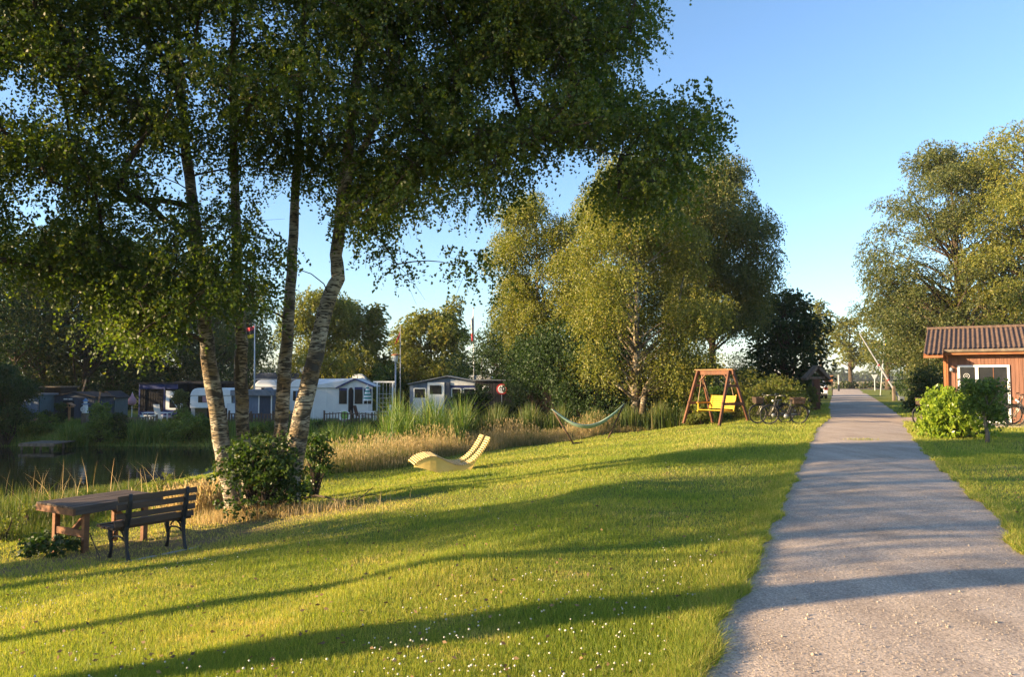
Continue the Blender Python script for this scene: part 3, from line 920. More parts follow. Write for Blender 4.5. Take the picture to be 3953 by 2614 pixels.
for i, (x, d, rx, h, lf, lb) in enumerate([(1270, 60, 3.2, 4.1, 'bushleaf', 'rounded green bush behind the awning roof'), (1400, 58, 2.2, 4.0, 'darkleaf', 'dark hedge behind the white peaked tent'), (1490, 54, 1.6, 4.2, 'bushleaf', 'clipped green bush left of the lamp post'),
                                         (1100, 64, 3.0, 4.6, 'darkleaf', 'dark bush behind the rear caravan'), (1640, 58, 2.6, 4.2, 'bushleaf', 'green bush left behind the blue caravan'), (1800, 52, 2.4, 4.4, 'darkleaf', 'dark bush behind the white flag pole'), (870, 62, 3.0, 4.4, 'darkleaf', 'dark hedge behind the leftmost flagpole'), (40, 68, 4.5, 6.5, 'darkleaf', 'tall dark hedge far behind the small left shed'), (260, 69, 4.5, 6.8, 'darkleaf', 'tall dark hedge far behind the wide dark shed'), (480, 70, 4.5, 6.5, 'darkleaf', 'tall dark hedge far behind the gabled green shed'), (690, 71, 4.5, 6.6, 'darkleaf', 'tall dark hedge far behind the white side wall of the navy awning')]):
    p = at(x, d)
    bush('bush', lb, p, rx, 1.8, h, lf, 7000, .16, 70 + i, 'bushes behind the campsite', nblob=22, stems=False)

# ------------------------------------------------------------------ middle group: tall birches, dark bushes
GM = 'trees between the pond and the lane'
tree('birch_tree', 'yellow green birch with a bright white trunk behind the hammock', at(2455, 34.0), 12.6, 4.1, 'sunleaf', 'birch', 125000, .098, .17, .19, 110, .85, .8, 'egg', GM, 81, clear=(.95, .66), blobr=.95, wid=.7)
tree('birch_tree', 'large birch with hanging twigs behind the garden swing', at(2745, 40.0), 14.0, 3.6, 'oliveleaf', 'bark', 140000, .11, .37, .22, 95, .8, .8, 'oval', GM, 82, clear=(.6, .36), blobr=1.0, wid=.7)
tree('birch_tree', 'paler birch at the left edge of the middle group of trees', at(2075, 41.0), 13.0, 2.9, 'sunleaf', 'birch', 62000, .11, .36, .13, 60, .8, .9, 'oval', GM, 83, blobr=.8, wid=.7)
tree('birch_tree', 'middle birch filling the gap behind the white trunk', at(2330, 43.0), 13.4, 3.1, 'sunleaf', 'birch', 60000, .11, .32, .16, 75, .8, .9, 'egg', GM, 84, blobr=.9, wid=.7)
ld = bush('tree_sapling', 'dark spreading maple at the pond end, left of the white birch trunk', at(2170, 37), 2.2, 2.2, 6.2, 'darkleaf', 26000, .14, 85, GM, 'tree', 40)
bush('tree_sapling', 'broad dark maple directly left of the white birch trunk', at(2290, 35.5), 2.3, 2.0, 5.6, 'darkleaf', 22000, .13, 86, GM, 'tree', 36)
bush('tree_sapling', 'tall dark bush behind the left end of the hammock', at(2300, 38.5), 2.2, 1.8, 6.0, 'darkleaf', 22000, .14, 186, GM, 'tree', 40)
bush('tree_sapling', 'dark bush right of the sign shed, left of the hammock', at(2085, 39.5), 1.7, 1.6, 5.8, 'darkleaf', 18000, .14, 187, GM, 'tree', 36)
bush('tree_sapling', 'dark green shrub tree behind the 60 sign', at(1915, 47), 2.4, 1.6, 7.0, 'darkleaf', 14000, .14, 87, GM, 'tree', 30)
tree('maple_tree', 'dark maple between the 60 sign and the middle birches', at(2010, 45), 8.6, 2.7, 'darkleaf', 'bark', 26000, .15, .03, .18, 50, .3, .7, 'oval', GM, 89)
bush('tree_sapling', 'shadowy undergrowth behind the leaning trunk', at(2600, 41), 3.0, 1.8, 4.3, 'darkleaf', 15000, .14, 88, GM, 'tree', 30)
# leaning bare second stem
lt = thing('birch_tree', 'bare pale trunk leaning to the right from the foot of the white birch', 'tree', at(2486, 33.6), 0, GM)
mb = MB(); lp = [P(x, y, d) - lt.location for x, y, d in ((2478, 1600, 33.6), (2492, 1500, 33.6), (2530, 1440, 33.6), (2560, 1400, 33.7), (2590, 1330, 33.9), (2612, 1260, 34.2), (2618, 1180, 34.5), (2640, 1060, 34.8))]
mb.tube(lp, [.15, .13, .12, .115, .10, .085, .06, .03], 9); mb.build('trunk', 'birch', lt, smooth=True)
bb = [(*(P(2618 + dx, 1180 - dy, 34.5) - lt.location), .5, .5, .4) for dx, dy in ((0, 0), (60, 60), (-50, 90), (30, 160), (-20, 200), (90, 130))]
C, D, tone = blob_leaves(bb, 500, RNG, .7, .8, .8, 8); V, Fq, rn = leaves(C, D, .1, .07, tone, RNG); npmesh('crown', V, Fq, 'sunleaf', rn, lt)
# the dense dark tree by the lane
tree('ivy_tree', 'dense dark green rounded tree beside the lane', (at(3025, 46)[0], 46, -.05), 7.2, 2.35, 'darkleaf', 'bark', 52000, .16, .02, .25, 120, .25, .4, 'full', seed=90, blobr=.85)
# shrubs behind the swing and bicycles
GS = 'shrubs behind the swing and bicycles'
for i, (x, d, rx, h, lf, n, lb) in enumerate([
        (2890, 33, 1.5, 2.2, 'sunleaf', 9000, 'golden green shrub right behind the swing frame'),
        (2990, 31, 1.5, 1.75, 'yellowleaf', 8000, 'bright yellow green shrub behind the bicycles'),
        (2760, 32.2, .9, 1.9, 'bushleaf', 5000, 'shrub seen through the swing frame in front of the shed'),
        (2700, 31, .7, 1.2, 'yellowleaf', 3500, 'low yellowish shrub between the swing legs'),
        (3070, 34.5, .8, 1.5, 'yellowleaf', 4000, 'flowering yellow shrub left of the gabled post'),
        (2870, 38, 1.1, 3.6, 'bushleaf', 6000, 'tall light green shrub between the birch and the dark tree'),
        (3122, 38.4, .55, 1.35, 'yellowleaf', 2600, 'yellow flowered plant around the gabled post'),
        (2620, 33.5, .9, 1.4, 'bushleaf', 4500, 'grey green bush left of the swing frame')]):
    bush('shrub', lb, at(x, d), rx, rx * .8, h, lf, n, .085, 100 + i, GS, 'shrub', 16, stems=True, wid=.45, spiky=.5 if i in (1, 4) else 0)

# ------------------------------------------------------------------ roadside trees, willows, wood on the horizon
GR = 'round crowned trees along the crossing road'
tree('oak_tree', 'round roadside tree left of the raised barrier', at(3281, 128), 12.6, 4.2, 'sunleaf', 'bark', 15000, .3, .40, .38, 44, .2, .6, 'dome', GR, 110)
tree('oak_tree', 'golden roadside tree directly behind the flagpole with the green flag', at(3425, 112), 14.2, 4.2, 'sunleaf', 'bark', 17000, .27, .34, .36, 46, .2, .6, 'dome', GR, 111)
tree('oak_tree', 'darker tree between the flagpole and the dark hedge', at(3525, 92), 13.4, 4.6, 'darkleaf', 'bark', 19000, .26, .32, .34, 50, .2, .6, 'dome', GR, 112)
tree('oak_tree', 'roadside tree showing right of the dense dark tree', at(3165, 118), 14.0, 3.3, 'sunleaf', 'bark', 12000, .28, .42, .3, 40, .2, .6, 'dome', GR, 113)
GW = 'tall loose trees behind the hut'
tree('willow_tree', 'tall loose silvery willow rising behind the hut', at(3715, 56), 19.5, 7.2, 'oliveleaf', 'bark', 175000, .15, .12, .42, 165, .35, 1.0, 'egg', GW, 120, blobr=1.35, lean=(-1, 0))
tree('willow_tree', 'golden willow at the right edge behind the hut', at(3985, 50), 19.2, 5.0, 'sunleaf', 'bark', 60000, .14, .14, .36, 90, .35, 1.0, 'egg', GW, 121, blobr=1.2)
tree('oak_tree', 'low dark tree behind the hut roof', at(3600, 62), 8.0, 4.2, 'darkleaf', 'bark', 16000, .2, .08, .25, 40, .2, .6, 'oval', GW, 122)
tree('oak_tree', 'low dark tree behind the right end of the hut roof', at(3850, 60), 8.4, 4.6, 'darkleaf', 'bark', 18000, .2, .08, .25, 40, .2, .6, 'oval', GW, 123)
# far wood: reads as one mass
fw = np.random.default_rng(8)
bl = []
for i in range(520):
    x = fw.uniform(-260, 620); y = 470 + fw.uniform(0, 60)
    h = 8.5 + 3.0 * sin(x * .021) + 2.2 * sin(x * .07 + 1) + fw.uniform(-1.8, 1.8)
    bl.append((x, y, h * fw.uniform(.25, .85), 6.5, 6.5, 4.2))
C, D, tone = blob_leaves(bl, 100, fw, 2.5, .2, .6, 4)
tone = tone * .6 + .4 * (np.sin(C[:, 0] * .11) * .5 + .5)
V, Fq, rn = leaves(C, D, 2.1, 1.7, tone, fw)
tag(npmesh('far_wood', V, Fq, 'farleaf', rn), 'long low wood closing the horizon beyond the field', 'wood', kind='stuff')
hb = []
for i in range(90):
    x = fw.uniform(20, 120)
    if 49 < x < 53: continue
    hb.append((x, 128 + fw.uniform(-1, 1), .5, 1.5, .8, .75))
C, D, tone = blob_leaves(hb, 120, fw, .7, .2, .6, 4); V, Fq, rn = leaves(C, D, .35, .25, tone, fw)
tag(npmesh('roadside_hedge', V, Fq, 'farleaf', rn), 'low dark hedge along the crossing road before the field', 'hedge', kind='stuff')
bush('hedge', 'dark dense hedge left of the hut', at(3580, 36.5), 1.15, 1.1, 2.45, 'darkleaf', 9000, .11, 130, nblob=26, cat='hedge')


# ------------------------------------------------------------------ grass, reeds, ground plants
def lawn(n, dmin, dmax, seed, h, wbase):
    rng = np.random.default_rng(seed)
    # even spread over the picture: distance drawn with density falling off
    q = rng.random(n)
    Y = 1 / (1 / dmin + q * (1 / dmax - 1 / dmin))
    X = rng.uniform(-.78, .78, n) * Y * 1.0 + rng.normal(size=n) * .3
    u = roadu(X, Y)
    left = (X < lane_l(Y) + rng.normal(size=n) * .05)
    right = (X > lane_r(Y) + .0 + rng.normal(size=n) * .05)
    ok = (left | right) & (poly_sd(X, Y, POND) > .6)
    # the boards of the paving and path stay clear
    ok &= ~((X > 14.3) & (Y > 19.5) & (Y > 30.6 - .75 * (X - 14.5) - 1) & (Y < 31.5))
    X = X[ok]; Y = Y[ok]
    patch = np.sin(X * 1.1 + 2 * np.sin(Y * .6)) * np.sin(Y * .9 + 1.5 * np.sin(X * .7)) + .5 * np.sin(X * 3.3 + Y) * np.sin(Y * 2.9 - X)
    r = np.clip(rng.random(len(X)) * .72 + .10 + .14 * patch, 0, 1)
    # worn dry ground round the bench and the clump
    w_ = np.exp(-((X + 5) ** 2 / 6 + (Y - 11.2) ** 2 / 3)) + .8 * np.exp(-((X + 3) ** 2 / 5 + (Y - 12.5) ** 2 / 1.5)) + .5 * np.exp(-((X + 4.2) ** 2 / 3 + (Y - 6.5) ** 2 / 2))
    for px_, py_, ra_ in ((-1.9, 5.3, .5), (-3.2, 7.0, .6), (-.3, 4.7, .35), (1.6, 8.7, .5), (-4.6, 8.8, .8), (-2.2, 9.6, .5), (3.0, 12.5, .7), (-.2, 13.6, .6), (4.4, 18, .8), (-1.4, 7.4, .4), (.5, 6.0, .3)):
        w_ = np.maximum(w_, 1.1 * np.exp(-((X - px_) ** 2 + (Y - py_) ** 2 * .8) / ra_ ** 2) * (.5 + .5 * np.sin(X * 9 + 3 * np.sin(Y * 7))))
    r = np.clip(r + w_ * .55 * rng.random(len(X)) * 1.6, 0, 1)
    k = rng.random(len(X)) > np.maximum(w_ * .55, worn_at(X, Y) * .82)
    X, Y, r = X[k], Y[k], r[k]
    # tufts along the lane edge are taller
    e = np.exp(-np.abs(X - lane_l(Y)) / .22)
    H = h * (1 + 1.0 * e) * rng.uniform(.55, 1.35, len(X)) * (1 + .25 * np.sin(X * 2.1) * np.sin(Y * 1.7))
    W = wbase * (Y / 7) ** .9 * rng.uniform(.7, 1.2, len(X))
    H = H * (1 + Y * .012)
    return X, Y, H, W, r, rng


X, Y, H, W, r, g_ = lawn(620000, 3.6, 16, 1, .042, .0065)
tag(blades('lawn_grass', X, Y, H, W, 'grass', g_, .55, 1, rnd=r), 'mown green lawn grass in the foreground', 'grass')
X, Y, H, W, r, g_ = lawn(300000, 14, 48, 2, .05, .0065)
tag(blades('lawn_grass', X, Y, H, W, 'grass', g_, .5, 1, rnd=r), 'mown green lawn grass of the far lawn', 'grass')


def edge_grass(n, seed):
    """ragged tufts overhanging the lane edge"""
    rng = np.random.default_rng(seed)
    q = rng.random(n); Y = 1 / (1 / 3.4 + q * (1 / 40 - 1 / 3.4))
    s = rng.random(n) < .65
    wv = .05 * np.sin(Y * 3.1) * np.sin(Y * 7.3 + 1)
    X = np.where(s, lane_l(Y) - np.abs(rng.normal(size=n)) * .15 + .07 + wv, lane_r(Y) + np.abs(rng.normal(size=n)) * .14 - .05 - wv)
    ok = ~((Y > 27.0) & ~s)
    X, Y = X[ok], Y[ok]
    return X, Y, rng


X, Y, g_ = edge_grass(60000, 3)
tag(blades('edge_grass', X, Y, .075 * g_.uniform(.4, 1.5, len(X)), .007 * (Y / 7) ** .8, 'grass', g_, .8, 2, rnd=np.clip(g_.random(len(X)) * .9 + .12, 0, 1)), 'ragged tufts along both edges of the lane', 'grass')

# tall dry grass strip between lawn and pond
edge = np.array([(-7.6, 15.6), (-6.6, 17.6), (-5.4, 19.3), (-4.0, 21.6), (-2.5, 25.0), (-1.3, 27.3), (1.0, 29.6), (3.3, 31.0), (6.2, 32.2)], float)
cl = np.concatenate([[0], np.cumsum(np.hypot(*np.diff(edge, axis=0).T))])


def along(n, rng, a, b, w0, w1):
    s = rng.uniform(a, b, n) * cl[-1]
    X = np.interp(s, cl, edge[:, 0]); Y = np.interp(s, cl, edge[:, 1])
    dx = np.interp(s + .2, cl, edge[:, 0]) - np.interp(s - .2, cl, edge[:, 0]); dy = np.interp(s + .2, cl, edge[:, 1]) - np.interp(s - .2, cl, edge[:, 1])
    L_ = np.hypot(dx, dy); nxv, nyv = -dy / L_, dx / L_
    o = w0 + (w1 - w0) * rng.random(n) ** 1.2 + .25 * np.sin(s * 1.3)
    global OFS
    OFS = np.clip(.35 + (o - w0) / .9, .3, 1)
    return X + nxv * o, Y + nyv * o, s / cl[-1]


g_ = np.random.default_rng(21)
X, Y, s = along(19000, g_, .47, 1.0, 0, 1.7)
tone_ = np.where(g_.random(len(X)) < .78, g_.random(len(X)) * .8, .97)
tag(blades('tall_grass', X, Y, OFS * g_.uniform(.25, .72, len(X)) * (.85 + .3 * np.sin(s * 60) * np.sin(s * 23)), .011, 'drygrass', g_, .14, 3, rnd=tone_), 'pale golden tall grass behind the lounger and hammock', 'grass')
X, Y, s = along(2600, g_, .47, 1.0, .15, 1.7)
tag(blades('seed_stems', X, Y, OFS * g_.uniform(.6, 1.08, len(X)) * (.8 + .25 * np.sin(s * 37)), .008, 'drygrass', g_, .16, 3, rnd=g_.random(len(X)) * .8, tips=(2, .075)), 'taller golden seed stems behind the lounger', 'grass')
X, Y, s = along(8500, g_, .17, .47, .0, 2.0)
tone_ = np.where(g_.random(len(X)) < .55, g_.random(len(X)) * .8, .97)
tag(blades('tall_grass', X, Y, OFS * g_.uniform(.18, .6, len(X)) * (.8 + .35 * np.sin(s * 40)), .010, 'drygrass', g_, .2, 3, rnd=tone_), 'tawny tall grass right of the birch clump', 'grass')
X, Y, s = along(1500, g_, .17, .47, .1, 2.0)
tag(blades('seed_stems', X, Y, OFS * g_.uniform(.5, .95, len(X)), .008, 'drygrass', g_, .2, 3, rnd=g_.random(len(X)) * .8, tips=(2, .07)), 'thin pale seed stems right of the birch clump', 'grass')
X, Y, s = along(22000, g_, .2, 1.0, .0, 4.0)
tag(blades('rank_grass', X, Y, OFS * g_.uniform(.2, .6, len(X)), .014, 'shadegrass', g_, .35, 2), 'rank green grass on the pond bank', 'grass')
# golden grass left of the clump
n = 1900
X = g_.normal(size=n) * .30 - 6.35; Y = g_.normal(size=n) * .45 + 15.2
tag(blades('tall_grass', X, Y, g_.uniform(.15, .6, n), .010, 'drygrass', g_, .3, 3, tips=(3, .10)), 'straw coloured tall grass left of the birch clump', 'grass')
# dry tufts under the clump
n = 3000
X = g_.normal(size=n) * .75 - 4.4; Y = g_.normal(size=n) * .3 + 13.35
tag(blades('dry_tufts', X, Y, g_.uniform(.08, .30, n), .010, 'drygrass', g_, .6, 2), 'dry brown grass tufts at the foot of the birch clump', 'grass')

# near bank of the pond behind the table: rank grass, stalks
n = 26000
Yb = g_.uniform(11.5, 20, n); Xb = -7.2 - (Yb - 12) * .32 - np.abs(g_.normal(size=n)) * 1.9
k = (poly_sd(Xb, Yb, POND) > -.3) & (Yb > 12.4)
Xb, Yb = Xb[k], Yb[k]
tag(blades('rank_grass', Xb, Yb, g_.uniform(.06, .24, len(Xb)), .010, 'shadegrass', g_, .5, 2), 'short rank grass on the near bank behind the table', 'grass')
n = 120
Yb = g_.uniform(13.2, 17.5, n); Xb = -7.0 - g_.random(n) * 5.5
k = poly_sd(Xb, Yb, POND) > -.7
Xb, Yb = Xb[k], Yb[k]
tag(blades('reed_stalks', Xb, Yb, g_.uniform(.35, 1.0, len(Xb)), .014, 'drygrass', g_, .6, 4, rnd=g_.random(len(Xb)) * .9), 'thin pale reed stalks crossing in front of the pond', 'reeds')
n = 800
Xb = g_.normal(size=n) * .6 - 9.6; Yb = g_.normal(size=n) * .6 + 14.2
k = poly_sd(Xb, Yb, POND) > -.9; Xb, Yb = Xb[k], Yb[k]
tag(blades('reed_stalks', Xb, Yb, g_.uniform(.2, .65, len(Xb)), .012, 'shadegrass', g_, .35, 4), 'reddish green stalks at the left edge before the pond', 'reeds')

# green reeds behind the lounger
def reeds(label, x0, x1, d0, d1, n, h, seed, wd=.03, lean=.4, m='reed'):
    rng = np.random.default_rng(seed)
    dd = rng.uniform(d0, d1, n); px = rng.uniform(x0, x1, n)
    X = (px - 1976.5) / F * dd
    cl_ = np.sin(px * .05) * .2 + .9
    o = blades('reeds', X, dd, rng.uniform(.55, 1.1, n) * h * cl_, wd * rng.uniform(.6, 1.2, n), m, rng, lean, 4)
    tag(o, label, 'reeds'); return o


reeds('tall bright green reeds behind the lounger before the blue caravan', 1480, 1800, 28, 32.5, 1500, 2.0, 31, .045, .38)
reeds('green reeds below the picket fence right of the birches', 1180, 1560, 31, 36, 1700, .8, 32, .035, .35)
reeds('tall reeds at the water edge behind the pond', 245, 350, 37.4, 38.4, 600, 1.15, 33, .05, .35)
reeds('reeds below the whitish pickets across the pond', 500, 640, 38.0, 39.0, 700, .95, 34, .045, .3)
reeds('dark green nettles before the blue caravan', 1750, 2180, 33, 36, 2600, 1.45, 35, .05, .25, 'shadegrass')
reeds('tall seeding weeds behind the hammock', 2200, 2640, 32.0, 34.5, 3800, 1.15, 36, .035, .2, 'shadegrass')
reeds('rank reeds right of the far jetty', 640, 1000, 38, 40, 1000, .6, 37, .04, .3, 'reed')
g_ = np.random.default_rng(77)
dd = g_.uniform(35, 47, 30000); px = g_.uniform(-300, 1500, 30000); X = (px - 1976.5) / F * dd
k = poly_sd(X, dd, POND) > -.2
tag(blades('rank_grass', X[k], dd[k], g_.uniform(.1, .38, k.sum()), .035, 'reed', g_, .4, 2), 'rough grass on the far bank of the pond', 'grass')

# weeds with leaves as single plants
PL = 'leafy plants on the near pond bank'
for i, (x, y, rx, h, lf, n, lb) in enumerate([
        (640, 1975, .34, .95, 'yellowleaf', 1500, 'bright yellow green tall weed behind the bench'), (730, 1970, .25, .7, 'yellowleaf', 900, 'smaller yellow green weed right of the bright one behind the bench'),
        (95, 2040, .16, .55, 'yellowleaf', 450, 'light green weed left of the picnic table'), (15, 2090, .2, .5, 'yellowleaf', 450, 'low light green weed at the left edge before the pond'),
        (330, 1990, .25, .5, 'bushleaf', 600, 'green weed behind the left end of the table')]):
    p = G(x, y)
    bush('weed', lb, tuple(p), rx, rx, h, lf, n, .055, 140 + i, PL, 'weed', 7, wid=.3, spiky=.8, strand=.3)
FB = 'bushes along the far bank of the pond'
for i, (x, d, rx, yt, lf, lb) in enumerate([
        (30, 38, 1.1, 1400, 'darkleaf', 'tall dark willow bush at the left edge across the pond'), (-110, 38, 2.2, 1330, 'darkleaf', 'higher dark bush beyond the left edge across the pond'),
        (175, 39.5, 1.0, 1625, 'bushleaf', 'low green bush behind the jetty'), (400, 38.4, .95, 1588, 'bushleaf', 'round bright bush left of the reeds across the pond'),
        (470, 38.6, .5, 1612, 'darkleaf', 'small dark bush beside the bright round one'), (720, 38.3, 1.25, 1602, 'bushleaf', 'broad green bush at the water in front of the rounded caravan'),
        (695, 41, .6, 1530, 'oliveleaf', 'grey green feathery shrub left of the rounded caravan'), (815, 38.8, .8, 1640, 'darkleaf', 'dark bush left of the birch trunks across the pond'),
        (575, 39.5, .8, 1650, 'oliveleaf', 'withered brownish bush under the pickets'), (222, 43, .6, 1578, 'darkleaf', 'dark leafy shrub in front of the black shed'),
        (1060, 38, 1.4, 1655, 'bushleaf', 'green bush below the dark palings between the birches'), (1300, 37, 1.6, 1660, 'darkleaf', 'low dark bush below the picket fence'),
        (1480, 36.5, 1.4, 1655, 'darkleaf', 'low bush at the right end of the picket fence'), (1825, 39.5, .8, 1478, 'darkleaf', 'dark bush in front of the blue awning windows'),
        (1985, 38.5, 1.0, 1560, 'darkleaf', 'dark bush below the 60 sign'), (2035, 42, 1.1, 1425, 'darkleaf', 'tall dark bush at the right end of the sign shed'), (1225, 15.9, .32, 1640, 'bushleaf', 'thin leafy sucker right of the rightmost birch')]):
    q_ = at(x, d); h = max(.35, P(x, yt, d).z - q_[2] + (.42 if d > 20 else 0)); lf = 'bankleaf' if (lf == 'bushleaf' and d > 20) else lf
    bush('bush', lb, q_, rx * (1.2 if d > 20 else 1), min(rx, 1.1), h, lf, int(4200 * rx * h), .10 if d > 20 else .075, 150 + i, FB if d > 20 else None, nblob=16, wid=.55)

# white flower heads behind the hammock and clover on the lawn
g_ = np.random.default_rng(5)
n = 1500
q = g_.random(n); Yc = 1 / (1 / 3.9 + q * (1 / 22 - 1 / 3.9)); Xc = g_.uniform(-.7, .4, n) * Yc
cl_ = np.sin(Xc * 1.9 + 1) * np.sin(Yc * 1.6) + np.sin(Xc * .7 - Yc)
k = (Xc < lane_l(Yc) - .2) & (cl_ + g_.random(n) * 1.2 > 1.0) & ~((Yc > 9) & (Xc < -3)) & (poly_sd(Xc, Yc, POND) > 2)
Xc, Yc = Xc[k], Yc[k]; n = len(Xc)
C = np.stack([Xc, Yc, hz(Xc, Yc) + g_.uniform(.04, .08, n)], 1)
Vs, Fs = [], []
oc = np.array([(1, 0, 0), (0, 1, 0), (-1, 0, 0), (0, -1, 0), (0, 0, 1), (0, 0, -1)], float)
of = np.array([(0, 1, 4), (1, 2, 4), (2, 3, 4), (3, 0, 4), (1, 0, 5), (2, 1, 5), (3, 2, 5), (0, 3, 5)])
rr = g_.uniform(.005, .009, n)
Vc = (C[:, None, :] + oc[None] * rr[:, None, None]).reshape(-1, 3); Fc = (np.arange(n)[:, None, None] * 6 + of[None]).reshape(-1, 3)
tag(npmesh('clover_flowers', Vc, Fc, 'clover', np.repeat(g_.random(n), 6)), 'small white clover heads scattered over the lawn', 'flowers', kind='stuff')
n = 800
q = g_.random(n); Yc = 1 / (1 / 3.7 + q * (1 / 26 - 1 / 3.7)); Xc = g_.uniform(-.7, .75, n) * Yc
k = (Xc < lane_l(Yc) + .1) | (Xc > lane_r(Yc) - .1)
Xc, Yc = Xc[k], Yc[k]; n = len(Xc)
V, Fq, rn = leaves(np.stack([Xc, Yc, hz(Xc, Yc) + .045], 1), g_.normal(size=(n, 3)) * [1, 1, .2], .035 + .001 * Yc, .022, g_.random(n), g_)
tag(npmesh('fallen_leaves', V, Fq, 'deadleaf', rn), 'dry leaves lying in the lawn', 'leaves', kind='stuff')
# grit and twigs on the lane
n = 4500
q = g_.random(n) ** .8; Yc = 1 / (1 / 3.3 + q * (1 / 16 - 1 / 3.3)); tq = g_.random(n); Xc = lane_l(Yc) * (1 - tq) + lane_r(Yc) * tq
C = np.stack([Xc, Yc, np.full(n, .012) + 4 * tq * (1 - tq) * .03], 1)
rr = g_.uniform(.002, .0055, n) * (1 + (g_.random(n) > .985) * 1.3)
Vc = (C[:, None, :] + oc[None] * (rr[:, None, None] * g_.uniform(.6, 1.3, (n, 1, 3)))).reshape(-1, 3); Fc = (np.arange(n)[:, None, None] * 6 + of[None]).reshape(-1, 3)
tag(npmesh('grit', Vc, Fc, 'gravelstone'), 'loose pale grit on the lane', 'grit', kind='stuff')
# bent grass tuft growing in the lane
n = 130
X = g_.normal(size=n) * .22 + on(3320, 19.3).x; Y = g_.normal(size=n) * .07 + 19.3
tag(blades('grass_tuft', X, Y, g_.uniform(.03, .08, n), .012, 'grass', g_, .8, 1, zoff=.02, Z=np.full(n, .02)), 'flat grass tuft growing in the middle of the lane', 'grass')

# twigs and sticks lying about
mb = MB()
st = thing('fallen_branch', 'crooked dead branch lying right of the birch clump', 'branch', tuple(G(1270, 1935)), 0)
pts = [G(x, y, .03) + Vector((0, 0, dz)) - st.location for x, y, dz in ((1170, 1928, .02), (1220, 1925, .06), (1265, 1932, .05), (1320, 1944, .02), (1380, 1942, .04), (1440, 1905, .12))]
mb.tube(pts, [.022, .022, .018, .015, .012, .006], 6); mb.tube([pts[3], pts[3] + Vector((.5, .3, .1)), pts[3] + Vector((.9, .1, .05))], [.01, .008, .004], 5)
mb.build('stick', 'twig', st)
cb = thing('cut_branch', 'cut leafy branch lying under the left end of the picnic table', 'branch', tuple(G(215, 2130)), 0)
mb = MB(); pts = [G(x, y, .02) + Vector((0, 0, dz)) - cb.location for x, y, dz in ((95, 2155, .03), (160, 2140, .1), (215, 2120, .12), (290, 2110, .22), (345, 2120, .22), (385, 2165, .03))]
mb.tube(pts, [.006, .008, .01, .01, .009, .006], 5); mb.build('stem', 'twig', cb)
bb = [(*(G(x, y) - cb.location + Vector((0, 0, .12))), .2, .2, .12) for x, y in ((140, 2120), (190, 2135), (235, 2150), (265, 2130), (165, 2150), (120, 2155))]
C, D, tone = blob_leaves(bb, 110, RNG, .2, .2, 1, 5); C[:, 2] = np.maximum(C[:, 2], .02)
V, Fq, rn = leaves(C, D, .085, .055, tone, RNG); npmesh('foliage', V, Fq, 'darkleaf', rn, cb)

# laurel and little standard tree by the hut
p = G(3690, 1690)
bush('laurel_bush', 'bright lime green laurel bush in front of the hut', (p.x, p.y, p.z), 1.04, .85, 1.45, 'limeleaf', 12000, .12, 170, nblob=60, wid=.42, strand=.3, droop=.1, spiky=.5)
p = G(3812, 1712)
tt = thing('standard_tree', 'small round headed tree on a short pale trunk right of the laurel', 'tree', tuple(p), 0)
mb = MB(); mb.tube([(0, 0, -.05), (.01, 0, .2), (-.02, .02, .5), (0, 0, .85), (.05, 0, 1.2)], [.06, .048, .042, .035, .02], 8)
for j in range(9):
    a = j * .7; branch_mesh(mb, (0, 0, .5 + .05 * j), (cos(a) * .4, sin(a) * .4, .8 + .07 * j), .018, .006, n=3, sides=4, rise=.1)
mb.build('trunk', 'oldwood', tt, smooth=True)
rg = np.random.default_rng(4)
bb = [(cos(a) * q, sin(a) * q, z, .22, .22, .2) for a, q, z in [(rg.random() * 6.3, rg.random() ** .5 * .36, rg.uniform(.5, 1.45)) for _ in range(26)]]
C, D, tone = blob_leaves(bb, 190, rg, .25, .3, 1, 6); V, Fq, rn = leaves(C, D, .075, .04, tone, rg); npmesh('crown', V, Fq, 'bankleaf', rn, tt)


# ------------------------------------------------------------------ picnic table
def frame_from(a, b):
    """angle of a->b on the ground"""
    return atan2(b.y - a.y, b.x - a.x)


tl = P(148, 1944, 10.9); tr = P(630, 1915, 12.15); fl_ = P(322, 1968, 10.35)
TA = radians(60)
tb = G(360, 2130)
table = thing('picnic_table', 'weathered wooden picnic table with orange brown legs at the pond bank', 'table', (-6.28, 11.45, hz1(-6.28, 11.45)), TA)
TL, TW, TH = 1.40, .98, .74
mb = MB()
nb = 7
for i in range(nb):
    y0 = -TW / 2 + i * TW / nb
    mb.box(-TL / 2, TL / 2, y0 + .005, y0 + TW / nb - .005, TH - .026, TH + random.uniform(-.002, .002))
mb.build('tabletop', 'wood_grey', table, bevel=.003)
for s in (-1, 1):
    mb = MB()
    mb.box(-TL / 2 + .03, TL / 2 - .03, s * (TW / 2 - .02) - .016, s * (TW / 2 - .02) + .016, TH - .12, TH - .028)
    mb.build('long_rail', 'wood_grey', table, bevel=.003)
for s in (-1, 1):
    mb = MB()
    mb.box(s * (TL / 2 - .015) - .018, s * (TL / 2 - .015) + .018, -TW / 2 + .002, TW / 2 - .002, TH - .124, TH - .030)
    mb.build('end_rail', 'wood_table', table, bevel=.003)
for sx in (-1, 1):
    for sy in (-1, 1):
        mb = MB(); x = sx * (TL / 2 - .24); y = sy * (TW / 2 - .11)
        mb.box(x - .039, x + .039, y - .039, y + .039, -.04, TH - .03); mb.build('leg', 'wood_table', table, bevel=.006)
    mb = MB(); x = sx * (TL / 2 - .24)
    mb.box(x - .02, x + .02, -TW / 2 + .158, TW / 2 - .158, .26, .36); mb.build('crossbar', 'wood_table', table, bevel=.004)
    mb = MB(); mb.bar((x - sx * .022, 0, .30), (x - sx * .40, 0, TH - .04), .07, .045, (0, 1, 0)); mb.build('brace', 'wood_table', table)
